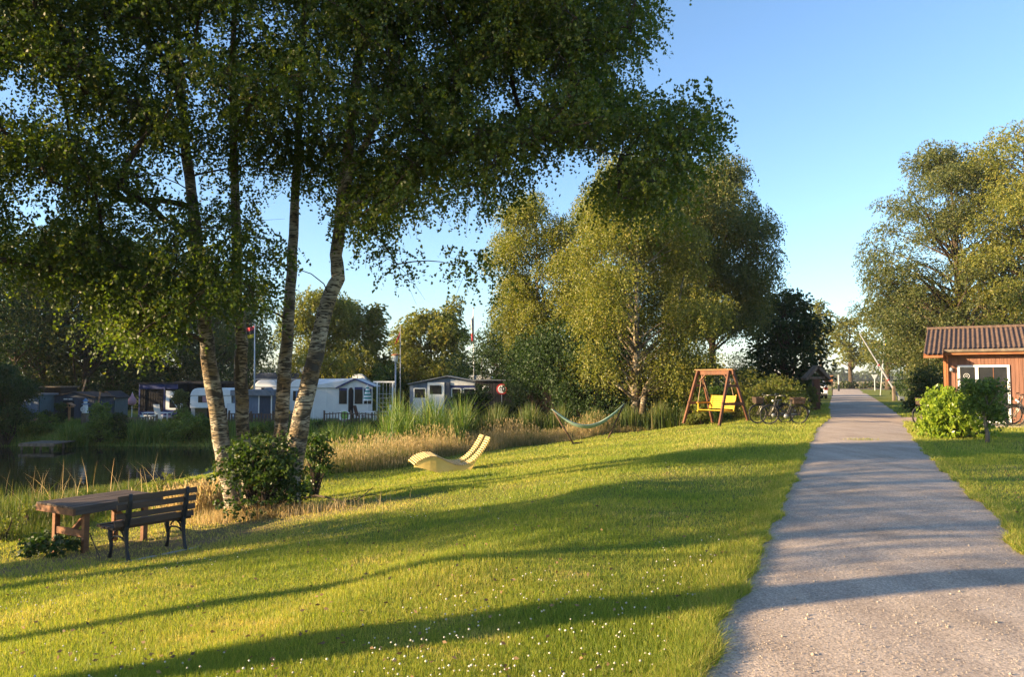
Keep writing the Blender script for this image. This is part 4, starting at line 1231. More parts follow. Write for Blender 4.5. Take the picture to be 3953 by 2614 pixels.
# ------------------------------------------------------------------ park bench (seen from behind)
pa = G(480, 2168); pb = G(712, 2122)
BA = frame_from(pa, pb)
mid = (pa + pb) / 2
bench = thing('park_bench', 'dark slatted park bench with black cast iron ends facing the picnic table', 'bench', tuple(mid), BA)
hl = (pb - pa).length / 2
BL = hl + .13
# local: x along the bench, +y towards the table, backrest at y=0
for i, (y, z, h) in enumerate([(-.055, .80, .075), (-.035, .69, .075), (-.012, .575, .075), (.02, .475, .075)]):
    mb = MB(); mb.bar((-BL, y, z), (BL, y, z), .03, h, (0, .2, 1)); mb.build('back_slat', 'bench_wood', bench, bevel=.004)
for i, y in enumerate((.10, .21, .32, .42)):
    mb = MB(); mb.bar((-BL, y, .415 + .012 * (i == 3)), (BL, y, .415 + .012 * (i == 3)), .085, .035); mb.build('seat_slat', 'bench_wood', bench, bevel=.004)
for s in (-1, 1):
    mb = MB(); x = s * (hl - .02)
    def pr(path, wd): mb.tube([(x, p[0], p[1]) for p in path], wd, 8)
    pr([(-.075, .855), (-.06, .76), (-.035, .62), (.0, .48), (.03, .40)], [.022, .032, .036, .04, .04])
    pr([(.0, .48), (.02, .40), (.005, .28), (-.015, .14), (-.05, .03), (-.085, .0)], [.036, .036, .026, .022, .026, .02])
    pr([(.03, .395), (.2, .385), (.40, .39)], [.03, .022, .03])
    pr([(.40, .39), (.40, .30), (.365, .18), (.37, .08), (.40, .0)], [.03, .034, .024, .02, .03])
    pr([(.01, .24), (.10, .28), (.19, .29), (.30, .28), (.37, .22)], [.016, .014, .012, .014, .016])
    pr([(.06, .30), (.10, .345), (.15, .37)], .012); pr([(.31, .30), (.27, .345), (.22, .37)], .012)
    mb.build('end_frame', 'iron', bench, smooth=True)
    mb = MB(); mb.box(x - .06, x + .06, -.32 if s > 0 else -.12, .62, .0, .016) if False else mb.box(x - .35, x + .35, -.11, -.05, .0, .014)
    mb.build('ground_strip', 'stoneplate', bench)

# ------------------------------------------------------------------ yellow double lounger
LO = G(1735, 1822)
lo = thing('wave_lounger', 'pale yellow slatted double lounger curved like a wave on the lawn', 'lounger', (LO.x - .03, LO.y + .45, hz1(LO.x, LO.y + .4)), radians(15))
top_ = [(-1.02, .25), (-.92, .345), (-.78, .42), (-.62, .465), (-.45, .46), (-.30, .40), (-.15, .315), (0, .25), (.12, .225), (.25, .225), (.38, .26), (.52, .34), (.66, .47), (.78, .62), (.88, .78), (.94, .90)]
bot_ = [(-1.02, .21), (-.80, .16), (-.55, .085), (-.30, .0), (.0, -.03), (.2, -.03), (.38, .02), (.50, .17), (.56, .30), (.66, .41), (.76, .53), (.86, .69), (.935, .86)]


def inter(pts, x): return float(np.interp(x, [p[0] for p in pts], [p[1] for p in pts]))


def side_panel(y, xa, xb, drop=.03, slim=None, lean_=0.0):
    mb = MB(); xs = np.linspace(xa, xb, 40)
    up = [(x, inter(top_, x) - drop) for x in xs]
    dn = [(x, min(inter(bot_, x), inter(top_, x) - drop - .03) if slim is None else max(inter(bot_, x), inter(top_, x) - drop - slim)) for x in xs][::-1]
    vs = []; fs = []
    n = len(xs)
    for i, x in enumerate(xs):
        zu = up[i][1]; zd = dn[::-1][i][1]
        k = lean_ * (zd - zu)
        vs += [(x, y - .012, zu), (x, y - .012 + k, zd), (x, y + .012, zu), (x, y + .012 + k, zd)]
    for i in range(n - 1):
        a = 4 * i; b = a + 4
        fs += [(a, b, b + 1, a + 1), (a + 2, a + 3, b + 3, b + 2), (a, a + 2, b + 2, b), (a + 1, b + 1, b + 3, a + 3)]
    fs += [(0, 1, 3, 2), (4 * n - 4, 4 * n - 2, 4 * n - 1, 4 * n - 3)]
    mb.add(vs, fs)
    return mb.build('side_panel', 'yellow_lounger', lo)


HWD = .62
side_panel(-HWD + .03, -1.02, .95, lean_=.22); side_panel(HWD - .03, -1.02, .95)
side_panel(-.16, .25, .95, slim=.10); side_panel(.16, .25, .95, slim=.10)
xs = []
s_ = 0; x = -1.0
while x < .95:
    xs.append(x)
    dz = (inter(top_, x + .01) - inter(top_, x)) / .01
    x += .062 / sqrt(1 + dz * dz)


def slats(name, sel, y0, y1):
    mb = MB()
    for x in sel:
        dz = (inter(top_, x + .01) - inter(top_, x - .01)) / .02
        z = inter(top_, x)
        sl_ = 1 / sqrt(1 + dz * dz); wd = .034
        a = Vector((x, y0, z - .012)); b = Vector((x, y1, z - .012))
        up = Vector((-dz * sl_, 0, sl_))
        mb.bar(a, b, wd, .022, up)
    mb.build(name, 'lounger_slat', lo)


slats('seat', [x for x in xs if x < .27], -HWD, HWD)
slats('backrest', [x for x in xs if x >= .27], -HWD, -.14)
slats('backrest', [x for x in xs if x >= .27], .14, HWD)

# ------------------------------------------------------------------ hammock
hm = thing('hammock', 'pale green striped hammock hung between two leaning posts', 'hammock', tuple(G(2278, 1708)), 0)
HD = hm.location.y
lt_, lb_, rt_, rb_ = [P(x, y, d) - hm.location for x, y, d in ((2131, 1577, HD + .2), (2212, 1712, HD), (2408, 1562, HD + .5), (2343, 1703, HD + .35))]
for a, b in ((lb_, lt_), (rb_, rt_)):
    mb = MB(); mb.tube([a - (b - a).normalized() * .05, a.lerp(b, .5), b], [.032, .032, .03], 8); mb.build('post', 'bench_wood', hm, smooth=True)
mb = MB(); mb.bar(rb_ + Vector((-.5, .05, .0)), rb_ + Vector((.02, -.02, .02)), .05, .05); mb.build('foot', 'bench_wood', hm); mb = MB(); mb.bar(lb_ + Vector((.02, 0, .0)), lb_ + Vector((.35, .3, .0)), .05, .05); mb.build('foot', 'bench_wood', hm)
nu, nv = 40, 12
vs = []; fs = []
for i in range(nu + 1):
    t = i / nu
    c = lt_.lerp(rt_, t) + Vector((0, 0, -.60 * 4 * t * (1 - t) * (1 + .12 * sin(t * pi)) + (.03 * (t - .5))))
    wd = .44 * max(0, sin(pi * (.04 + .92 * t))) ** .7
    for j in range(nv + 1):
        v = j / nv * 2 - 1
        vs.append(c + Vector((.02 * v, v * wd * .55, -.20 * wd * (1 - v * v) * 1.5 + .02 * sin(v * 9 + t * 5) * (1 - t * .5))))
for i in range(nu):
    for j in range(nv):
        a = i * (nv + 1) + j; fs.append((a, a + 1, a + nv + 2, a + nv + 1))
mb = MB(); mb.add(vs, fs)
ob = mb.build('cloth', 'fabric_teal', hm, smooth=True)
so_ = ob.modifiers.new('thick', 'SOLIDIFY'); so_.thickness = .012
for top, k in ((lt_, 3), (rt_, nu - 3)):
    mb = MB()
    for j in range(0, nv + 1, 3): mb.tube([top, vs[k * (nv + 1) + j]], .006, 4)
    mb.build('rope', 'rope', hm)

# ------------------------------------------------------------------ garden swing
FLp, FRp, BRp, BLp = on(2630, 29.6), on(2778, 27.9), on(2886, 29.2), on(2743, 31.0)
sc_ = (FLp + FRp + BRp + BLp) / 4
sa = atan2(FRp.y - FLp.y, FRp.x - FLp.x) * .5 + atan2(BRp.y - BLp.y, BRp.x - BLp.x) * .5
sw = thing('garden_swing', 'wooden A frame garden swing with a bright yellow slatted bench', 'swing', (sc_.x, sc_.y, -.12), sa)
SL, SP, SH = .86, .80, 2.12   # half beam length, half spread, height
mb = MB(); mb.box(-SL - .12, SL + .12, -.04, .04, SH - .22, SH - .035); mb.build('top_beam', 'swing_wood', sw, bevel=.006)
mb = MB(); mb.box(-SL - .16, SL + .16, -.12, .12, SH - .034, SH); mb.build('top_board', 'swing_light', sw, bevel=.004)
for sx in (-1, 1):
    for sy in (-1, 1):
        mb = MB(); mb.bar((sx * (SL + .10), sy * (SP + .0), -.05), (sx * (SL - .02), sy * .10, SH - .06), .075, .11, (0, 1, 0))
        mb.build('leg', 'swing_wood', sw, bevel=.006)
        mb = MB(); mb.bar((sx * (SL - .03), sy * .08, SH - .62 + .1), (sx * (SL - .36), sy * .01, SH - .2), .05, .07, (0, 1, 0))
        if sy < 0: mb.build('brace', 'swing_wood', sw)
    mb = MB(); mb.box(sx * (SL + .055) - .025, sx * (SL + .055) + .025, -.60, .60, .72, .83); mb.build('crossbar', 'swing_wood', sw, bevel=.004)
    mb = MB(); mb.box(sx * (SL + .015) - .02, sx * (SL + .015) + .02, -.32, .32, 1.42, 1.52); mb.build('crossbar', 'swing_wood', sw, bevel=.004)
seatz = .50
# bench hangs from the beam; it faces -y, backrest on the +y side
BW = .64
for i in range(7):
    mb = MB(); y = -.30 + i * .085
    mb.bar((-BW, y, seatz + .01 * (i == 0)), (BW, y, seatz + .01 * (i == 0)), .07, .022); mb.build('seat_slat', 'yellow', sw, bevel=.004)
for i in range(7):
    mb = MB(); z = seatz + .09 + i * .075
    mb.bar((-BW, .30 + i * .022, z), (BW, .30 + i * .022, z), .02, .062, (0, .3, 1)); mb.build('back_slat', 'yellow', sw, bevel=.004)
for s in (-1, 1):
    mb = MB(); mb.box(s * (BW + .02) - .025, s * (BW + .02) + .025, -.34, .34, seatz - .07, seatz - .012)
    mb.bar((s * (BW + .02), .30, seatz - .01), (s * (BW + .02), .46, seatz + .62), .04, .05, (0, 1, 0))
    mb.bar((s * (BW + .02), -.28, seatz - .01), (s * (BW + .02), -.28, seatz + .27), .04, .05, (0, 1, 0))
    mb.build('bench_frame', 'yellow', sw, bevel=.004)
    mb = MB(); mb.box(s * (BW + .02) - .04, s * (BW + .02) + .04, -.36, .40, seatz + .272, seatz + .30); mb.build('armrest', 'yellow', sw, bevel=.004)
    mb = MB(); hx = s * (SL - .14)
    mb.tube([(s * (BW + .03), -.30, seatz + .28), (hx, 0, SH - .21)], .011, 5); mb.tube([(s * (BW + .03), .36, seatz + .30), (hx, 0, SH - .21)], .011, 5)
    mb.build('rope', 'rope', sw)
# shed behind the swing
p = at(2752, 36)
sh = thing('shed', 'low brown board shed with a dark felt roof behind the garden swing', 'shed', p, radians(-6))
mb = MB(); mb.box(-1.3, 1.3, -.9, .9, -.1, 1.28); mb.build('wall', 'brick', sh)
mb = MB(); mb.prism([(-1.45, 1.25), (-1.1, 1.70), (1.1, 1.70), (1.48, 1.25)], -1.02, 1.02); mb.build('roof', 'darkroof', sh)
mb = MB(); mb.box(-.1, .0, -.93, -.902, .1, 1.24); mb.box(.62, .70, -.93, -.902, .1, 1.24); mb.build('batten', 'swing_wood', sh)


# ------------------------------------------------------------------ bicycles
def bicycle(label, loc, rz, lean=0.0, rear_basket=False, front_basket=False, step=True, group=None, paint='frame_dark', motor=True):
    b = thing('bicycle', label, 'bicycle', loc, rz, group)
    b.rotation_euler = (radians(lean), 0, rz)
    R_ = .335
    for x, nm in ((-.55, 'front'), (.55, 'rear')):
        mb = MB(); mb.ring((x, 0, R_ + .02), R_, .021, 'y', 36, 8); wh = mb.build('wheel', 'black', b, smooth=True)
        mb = MB(); mb.ring((x, 0, R_ + .02), R_ - .028, .009, 'y', 36, 6); mb.build('rim', 'rimmetal', wh, smooth=True)
        mb = MB()
        for k in range(22):
            a = 2 * pi * k / 22
            mb.tube([(x + .02 * cos(a + .6), .02 * (-1) ** k, R_ + .02 + .02 * sin(a + .6)), (x + (R_ - .03) * cos(a), 0, R_ + .02 + (R_ - .03) * sin(a))], .0016, 3, cap=False)
        mb.tube([(x, -.05, R_ + .02), (x, .05, R_ + .02)], .024, 8); mb.build('spokes', 'rimmetal', wh)
        mb = MB()
        a0, a1 = (20, 200) if x > 0 else (10, 165)
        for k in range(14):
            a = radians(a0 - 30 + (a1 - a0) * k / 13) if x > 0 else radians(a0 + (a1 - a0) * k / 13)
            c = Vector((x + (R_ + .035) * cos(a), 0, R_ + .02 + (R_ + .035) * sin(a)))
            if k: mb.bar(pc, c, .055, .006, (c - Vector((x, 0, R_ + .02))).normalized())
            pc = c
        mb.build('mudguard', 'black', b)
    mb = MB(); H0 = Vector((-.36, 0, .80)); BB = Vector((.06, 0, .30)); ST = Vector((.20, 0, .66)); RX = Vector((.55, 0, R_ + .02)); FX = Vector((-.55, 0, R_ + .02)); HT = Vector((-.33, 0, .92))
    mb.tube([HT, H0, Vector((-.40, 0, .70))], .024, 8)
    if step:
        mb.tube([Vector((-.39, 0, .74)), Vector((-.28, 0, .52)), Vector((-.12, 0, .36)), BB], .030, 8)
        mb.tube([Vector((-.37, 0, .80)), Vector((-.22, 0, .60)), Vector((-.02, 0, .47)), Vector((.15, 0, .45))], .02, 8)
    else:
        mb.tube([Vector((-.39, 0, .72)), BB], .026, 8); mb.tube([Vector((-.36, 0, .84)), ST], .018, 8)
    mb.tube([BB, ST], .022, 8)
    for s in (-1, 1):
        mb.tube([BB + Vector((0, s * .03, 0)), RX + Vector((0, s * .06, 0))], .012, 6); mb.tube([ST + Vector((0, s * .02, -.05)), RX + Vector((0, s * .06, 0))], .010, 6)
    mb.build('frame', paint, b, smooth=True)
    mb = MB()
    for s in (-1, 1): mb.tube([Vector((-.405, s * .03, .70)), Vector((-.43, s * .055, .62)), FX + Vector((0, s * .055, 0))], .014, 6)
    mb.build('fork', 'chrome', b, smooth=True)
    mb = MB(); mb.tube([HT, HT + Vector((.03, 0, .12))], .014, 6); t = HT + Vector((.02, 0, .12))
    mb.tube([t + Vector((.20, -.29, .02)), t + Vector((.08, -.26, .03)), t + Vector((-.03, -.10, 0)), t, t + Vector((-.03, .10, 0)), t + Vector((.08, .26, .03)), t + Vector((.20, .29, .02))], .012, 6)
    mb.build('handlebar', 'chrome', b, smooth=True)
    mb = MB()
    for s in (-1, 1): mb.tube([t + Vector((.10, s * .268, .028)), t + Vector((.22, s * .292, .02))], .018, 8)
    mb.build('grips', 'black', b)
    mb = MB(); mb.tube([ST, ST + Vector((.05, 0, .17))], .013, 6); mb.build('seat_post', 'chrome', b)
    mb = MB(); q = ST + Vector((.05, 0, .18))
    mb.tube([q + Vector((-.15, 0, .01)), q + Vector((-.04, 0, .015)), q + Vector((.06, 0, .02)), q + Vector((.12, 0, .03))], [.02, .045, .085, .07], 10)
    for i in range(len(mb.v)): mb.v[i] = (mb.v[i][0], mb.v[i][1], q.z + (mb.v[i][2] - q.z) * .45)
    mb.build('saddle', 'black', b, smooth=True)
    mb = MB()
    mb.box(.24, .66, -.06, .06, .725, .74)
    for s in (-1, 1): mb.tube([(.60, s * .06, .73), RX + Vector((0, s * .06, 0))], .006, 5); mb.tube([(.36, s * .06, .73), RX + Vector((0, s * .06, 0))], .006, 5)
    mb.build('rack', 'black', b)
    mb = MB(); mb.prism([(.02, .33), (.08, .38), (.56, .39), (.60, .355), (.56, .32), (.08, .25)], .05, .07); mb.build('chain_guard', 'steel', b)
    if motor:
        mb = MB(); mb.lathe((0, 0, 0), [(.07, -.06), (.085, -.03), (.085, .03), (.07, .06)], 12)
        for i in range(len(mb.v)): x, y, z = mb.v[i]; mb.v[i] = (x + BB.x, z, y + BB.z)
        mb.build('motor', 'steel', b, smooth=True)
        mb = MB(); mb.bar((.155, 0, .36), (.275, 0, .67), .07, .075, (1, 0, 0)); mb.build('battery', 'black', b, bevel=.012)
    mb = MB()
    for s, a in ((1, -1.9), (-1, 1.25)):
        e = BB + Vector((cos(a) * .17, s * .09, sin(a) * .17)); mb.tube([BB + Vector((0, s * .085, 0)), e], .009, 5); mb.box(e.x - .045, e.x + .045, e.y - .05 + s * .05, e.y + .05 + s * .05, e.z - .01, e.z + .01)
    mb.build('pedals', 'black', b)
    mb = MB(); mb.tube([(.03, .03, .28), (.10, .16, .0)], .008, 5); mb.build('kickstand', 'black', b)
    mb = MB(); mb.box(-.47, -.42, -.03, .03, .82, .88); mb.build('lamp', 'white', b, bevel=.01)
    mb = MB(); mb.box(.905, .93, -.025, .025, .42, .50); mb.build('reflector', 'white', b)
    def bask(x0, x1, z0, z1, wd):
        m2 = MB(); f = .82
        xc = (x0 + x1) / 2; h = (x1 - x0) / 2
        bt = [(xc - h * f, -wd * f), (xc + h * f, -wd * f), (xc + h * f, wd * f), (xc - h * f, wd * f)]; tp = [(xc - h, -wd), (xc + h, -wd), (xc + h, wd), (xc - h, wd)]
        ti = [(xc - h + .02, -wd + .02), (xc + h - .02, -wd + .02), (xc + h - .02, wd - .02), (xc - h + .02, wd - .02)]
        vs = [(x, y, z0) for x, y in bt] + [(x, y, z1) for x, y in tp] + [(x, y, z1) for x, y in ti] + [(x, y, z0 + .03) for x, y in ti]
        fs = [(3, 2, 1, 0)] + [(i, (i + 1) % 4, 4 + (i + 1) % 4, 4 + i) for i in range(4)] + [(4 + i, 4 + (i + 1) % 4, 8 + (i + 1) % 4, 8 + i) for i in range(4)] + [(8 + i, 8 + (i + 1) % 4, 12 + (i + 1) % 4, 12 + i) for i in range(4)] + [(12, 13, 14, 15)]
        m2.add(vs, fs); return m2.build('basket', 'basket', b, bevel=.008)
    if rear_basket: bask(.25, .72, .745, .96, .17)
    if front_basket: bask(-.72, -.40, .74, .97, .16)
    return b


GBk = 'parked bicycles'
bz = G(3000, 1634)
bicycle('dark electric bicycle with a brown basket over the rear wheel, nearest beside the swing', (bz.x + .08, 26.6, -.01), radians(6), 6, True, False, True, GBk)
bicycle('second bicycle half hidden behind the nearest one beside the swing', (bz.x - .16, 27.2, -.01), radians(10), 5, False, True, True, GBk)
p = G(3562, 1648)
bicycle('bicycle half hidden behind the bright laurel bush', (p.x + .55, p.y + .1, 0), radians(4), 5, False, True, False, GBk, motor=False)
p = G(3930, 1650)
bicycle('dark bicycle leaning at the right edge in front of the hut', (p.x + .48, p.y, .0), radians(-8), 5, True, False, True, GBk)
bicycle('farther dark bicycle at the right edge next to the hut wall', (p.x + 1.0, p.y + 1.0, .03), radians(8), 5, True, False, True, GBk)

# ------------------------------------------------------------------ hut
Rw = Vector((18.3, 26.3)); dirw = Vector((-.85, .53)).normalized()
Lw = Rw + dirw * 2.55
HA = atan2(-dirw.y, -dirw.x)
hut = thing('wooden_hut', 'orange brown wooden hut with a brown tiled roof and white framed glass door', 'hut', (Lw.x, Lw.y, 0), HA)
# local x runs along the wall to the right, +y into the hut
WL, WD, WH = 7.0, 4.6, 2.62
mb = MB()
mb.box(0, WL, .02, WD, -.05, WH - .02)
mb.build('wall', 'hutwall', hut)
DX0, DX1, DX2, DZ = .42, 1.02, 2.02, 2.12      # door and window opening
mb = MB()
x = 0
while x < WL:
    bw = .115
    segs_ = [(0, WH - .02)]
    if x + bw > DX0 and x < DX2: segs_ = [(DZ, WH - .02)] if True else []
    for z0, z1 in segs_:
        mb.box(x + .004, x + bw - .004, -.004 - .006 * (int(x / bw) % 2), .02, z0, z1)
    x += bw
mb.build('cladding', 'hutwall', hut, bevel=.003)
mb = MB()
y = .03
while y < WD:
    mb.box(-.02, .0, y + .003, y + .112, -.02, WH - .02); y += .115
mb.build('side_cladding', 'hutwall', hut)
mb = MB(); mb.box(-.03, .06, -.03, -.012, 0, WH - .02); mb.build('corner_board', 'wood_orange', hut)
fr = MB()
for x0, x1, z0, z1 in ((DX0, DX0 + .075, 0, DZ), (DX2 - .075, DX2, 0, DZ), (DX0 + .075, DX2 - .075, DZ - .075, DZ), (DX1 - .05, DX1 + .05, 0, DZ - .075), (DX1 + .05, DX2 - .075, .0, .10), (DX0 + .075, DX1 - .05, 0, .12)):
    fr.box(x0, x1, -.05, .019, z0, z1)
wf = fr.build('window_frame', 'white', hut, bevel=.004)
mb = MB(); mb.box(DX0 + .075, DX1 - .05, -.012, -.006, .12, DZ - .075); mb.build('door_pane', 'glass', wf)
mb = MB(); mb.box(DX1 + .05, DX2 - .075, -.012, -.006, .10, DZ - .075); mb.build('window_pane', 'glass', wf)
mb = MB(); mb.box(DX1 + .50, DX1 + .515, -.02, -.0125, 1.35, DZ - .09); mb.box(DX1 + .10, DX2 - .12, -.02, -.0125, 1.33, 1.35); mb.build('shelf', 'wood_orange', wf)
mb = MB(); mb.box(DX1 - .085, DX1 - .06, -.09, -.051, 1.0, 1.14); mb.build('handle', 'steel', hut)
dc = MB(); cx0 = DX0 + .28; dc.ring((cx0, -.03, 1.72), .09, .008, 'y', 20, 5); dc.ring((cx0, -.03, 1.72), .03, .006, 'y', 12, 4)
for i, l in ((-1, .22), (0, .34), (1, .22)): dc.tube([(cx0 + i * .05, -.03, 1.64), (cx0 + i * .05, -.03, 1.64 - l)], .006, 4); dc.lathe((cx0 + i * .05, -.03, 1.60 - l), [(.004, 0), (.014, .03), (.003, .08)], 6)
tag(dc.build('dream_catcher', 'offwhite', None), 'white dream catcher hanging on the glass door of the hut', 'ornament').location = (0, 0, 0)
o = bpy.data.objects['dream_catcher']; o.matrix_world = Matrix.Translation(hut.location) @ Matrix.Rotation(HA, 4, 'Z')
mb = MB(); mb.lathe((.22, -.10, 1.88), [(.03, 0), (.06, .03), (.055, .13), (.02, .17)], 10); mb.tube([(.22, -.01, 1.98), (.22, -.08, 2.04), (.22, -.10, 2.03)], .012, 5)
mb.build('wall_lamp', 'steel', hut, smooth=True)
# things on the shelf inside
mb = MB(); mb.lathe((DX1 + .32, -.03, 1.352), [(.03, 0), (.035, .14), (.012, .2), (.012, .26)], 8)
tag(mb.build('bottle', 'greenfloat', None), 'green bottle standing in the hut window', 'bottle'); o = bpy.data.objects['bottle']; o.matrix_world = Matrix.Translation(hut.location) @ Matrix.Rotation(HA, 4, 'Z')
# roof: pantiles as one corrugated, stepped sheet
OV, VG = .42, .62
ridge_y, ridge_z = 2.35, 3.62


def tiles(x0, x1, y0, z0, y1, z1):
    nu = int((x1 - x0) / .023); nv = 46
    U = np.linspace(x0, x1, nu); T = np.linspace(0, 1, nv)
    L_ = hypot(y1 - y0, z1 - z0); row = .33
    UU, TT = np.meshgrid(U, T)
    ph = (UU / .155) % 1
    wave = .024 * np.sin(2 * pi * ph) ** 1 + .014 * (ph < .25)
    dist = TT * L_
    step = (1 - (dist / row) % 1) * .026
    off = wave + step
    nyv, nzv = -(z1 - z0) / L_, (y1 - y0) / L_
    V = np.stack([UU, y0 + (y1 - y0) * TT + nyv * off, z0 + (z1 - z0) * TT + nzv * off], -1)
    ii = np.arange(nu * nv).reshape(nv, nu)
    Fq = np.stack([ii[:-1, :-1], ii[:-1, 1:], ii[1:, 1:], ii[1:, :-1]], -1).reshape(-1, 4)
    return V.reshape(-1, 3), Fq


sl_ = (ridge_z - 2.70) / (ridge_y + OV)
V1, F1 = tiles(.0, WL + .3, -OV, 2.70, ridge_y, ridge_z)
V2, F2 = tiles(-VG, .0, -OV - .62, 2.70 - .62 * sl_, ridge_y, ridge_z)
rf = npmesh('roof', np.concatenate([V1, V2]), np.concatenate([F1, F2 + len(V1)]), 'tile', None, hut)
mb = MB()
mb.prism([(-OV, 2.66), (ridge_y, ridge_z - .05), (WD + .3, 2.62), (WD + .3, 2.56), (ridge_y, ridge_z - .14), (-OV, 2.59)], .01, WL + .3, 'yz')
mb.prism([(-OV - .62, 2.66 - .62 * sl_), (ridge_y, ridge_z - .05), (WD + .3, 2.62), (WD + .3, 2.56), (ridge_y, ridge_z - .14), (-OV - .62, 2.59 - .62 * sl_)], -VG, .0, 'yz')
mb.build('roof_deck', 'wood_orange', hut)
mb = MB(); mb.tube([(-VG - .02, ridge_y, ridge_z + .02), (WL + .3, ridge_y, ridge_z + .02)], .075, 10); mb.build('ridge_tile', 'tile', hut)
mb = MB(); mb.tube([(.02, -OV - .06, 2.64), (WL + .3, -OV - .06, 2.64)], .062, 10); mb.build('gutter', 'oldwood', hut)
mb = MB(); mb.box(.03, WL + .3, -OV - .01, -OV + .02, 2.50, 2.62); mb.box(.03, WL, -OV + .02, .0, 2.50, 2.52); mb.build('fascia', 'wood_orange', hut)
mb = MB(); mb.tube([(.10, -OV - .05, 2.60), (.11, -.2, 2.45), (.11, -.07, 2.3), (.11, -.07, .1)], .035, 8); mb.build('downpipe', 'wood_orange', hut, smooth=True)
mb = MB(); mb.prism([(.02, WH - .04), (ridge_y, ridge_z - .15), (WD, WH - .04)], .0, .02, 'yz'); mb.build('gable', 'hutwall', hut)

# ------------------------------------------------------------------ lane side things
bp0 = G(3478, 1548); btop = P(3317, 1286, bp0.y + .4)
br_ = thing('barrier', 'raised grey and white barrier pole beside the lane', 'barrier', tuple(bp0), 0)
v = btop - bp0
mb = MB(); N = 9
for i in range(0, N, 1):
    mb.tube([v * (i / N), v * ((i + 1) / N)], .085 - .045 * i / N, 8)
mb.build('boom', 'boom', br_, smooth=False)
for k in (.30, .52):
    mb = MB(); mb.tube([v * k, v * (k + .012)], .10, 8); mb.build('band', 'red', br_)
mb = MB(); q = P(3450, 1497, bp0.y) - bp0; mb.box(q.x - .09, q.x + .09, -.09, .09, -.05, q.z + .12); mb.build('post', 'oldwood', br_, bevel=.01)
mb = MB(); mb.box(-.20, .20, -.14, .14, -.02, .34); mb.build('counterweight', 'steel', br_, bevel=.02)


def flagpole(label, xb, yb, xt, yt, d, r=.04, base=None):
    b = P(xb, yb, d); b.z = hz1(b.x, b.y) if base is None else base
    f = thing('flagpole', label, 'flagpole', tuple(b), 0, 'flagpoles')
    t = P(xt, yt, d) - b
    mb = MB(); mb.tube([(0, 0, -.1), t * .5, t], [r, r * .85, r * .55], 8); mb.build('pole', 'pole', f, smooth=True)
    mb = MB(); mb.lathe(t, [(.02, 0), (r * 1.2, .03), (r * 1.2, .08), (.01, .11)], 8); mb.build('finial', 'steel', f)
    return f


def flag(label, pts_l, pts_r, bands, d, folds=3):
    """cloth hung between the hoist and fly edges, banded from top to bottom"""
    a0, a1 = [P(x, y, d) for x, y in pts_l]; b0, b1 = [P(x, y, d) for x, y in pts_r]
    fl = thing('flag', label, 'flag', tuple(a0), 0, 'flags')
    n = len(bands)
    for k, mname in enumerate(bands):
        vs = []; fs = []; nu = 14; nv = 4
        for i in range(nu + 1):
            u = i / nu
            for j in range(nv + 1):
                vv = (k + j / nv) / n
                p = (a0.lerp(a1, vv)).lerp(b0.lerp(b1, vv), u) - a0
                p += Vector((0, .07 * sin(u * folds * 2 * pi + vv * 2), -.05 * sin(u * pi)))
                vs.append(p)
        for i in range(nu):
            for j in range(nv):
                a = i * (nv + 1) + j; fs.append((a, a + 1, a + nv + 2, a + nv + 1))
        mb = MB(); mb.add(vs, fs); o = mb.build('stripe', mname, fl, smooth=True)
        s = o.modifiers.new('thick', 'SOLIDIFY'); s.thickness = .01
    return fl


flagpole('slightly leaning white flagpole right of the barrier on the lane verge', 3398, 1521, 3418, 1264, 74, .055)
flag('limp green and yellow flag on the pole beside the barrier', [(3417, 1295), (3413, 1350)], [(3426, 1320), (3432, 1346)], ['flaggreen', 'flagyellow'], 74, 2)
# far signs
p = at(3372, 105)
sg = thing('road_sign', 'pale triangular sign seen from behind at the end of the lane', 'sign', p, 0)
mb = MB(); mb.tube([(0, 0, -.1), (0, 0, 1.7)], .05, 6); mb.build('post', 'pole', sg)
mb = MB(); mb.prism([(-.45, 2.3), (.45, 2.3), (0, 1.5)], -.02, .02); mb.build('plate', 'offwhite', sg)
p = at(3233, 100)
sg = thing('marker_post', 'thin white marker post with a dark foot beyond the cars', 'post', p, 0)
mb = MB(); mb.box(-.06, .06, -.05, .05, .9, 2.2); mb.build('post', 'pole', sg); mb = MB(); mb.box(-.1, .1, -.1, .1, -.1, .89); mb.build('foot', 'iron', sg)
p = at(3193, 72)
sg = thing('sign_board', 'tilted orange brown sign board on legs beside the white car', 'sign', p, radians(-8))
mb = MB(); mb.box(-.42, .42, -.03, .03, 1.05, 1.90); mb.build('board', 'terracotta', sg)
mb = MB(); mb.box(-.46, .46, -.05, .05, 1.901, 1.98); mb.bar((-.36, .0, -.05), (-.36, 0, 1.045), .06, .06); mb.bar((.36, .0, -.05), (.36, 0, 1.045), .06, .06); mb.build('legs', 'swing_light', sg)
# gabled post
p = on(3146, 38.6)
gp = thing('roofed_post', 'wooden post with a small gabled roof at the lane edge', 'post', tuple(p), 0)
mb = MB(); mb.box(-.16, .16, -.12, .12, -.05, 1.72); mb.build('post', 'swing_wood', gp, bevel=.01)
mb = MB(); mb.box(-.48, .48, -.14, .14, 1.6, 1.72) if False else mb.box(-.42, .42, -.17, -.122, 1.62, 1.74); mb.box(-.42, .42, .122, .17, 1.62, 1.74); mb.build('crossbeam', 'oldwood', gp)
mb = MB()
for s in (-1, 1):
    mb.prism([(0, 2.33), (s * .66, 1.66), (s * .60, 1.54), (0, 2.16)], -.34, .34)
mb.build('roof', 'oldwood', gp)
mb = MB()
for s in (-1, 1): mb.bar((0, -.36, 2.28), (s * .64, -.36, 1.60), .035, .14, (0, 0, 1))
mb.build('bargeboard', 'oldwood', gp)
p = on(3122, 36.5)
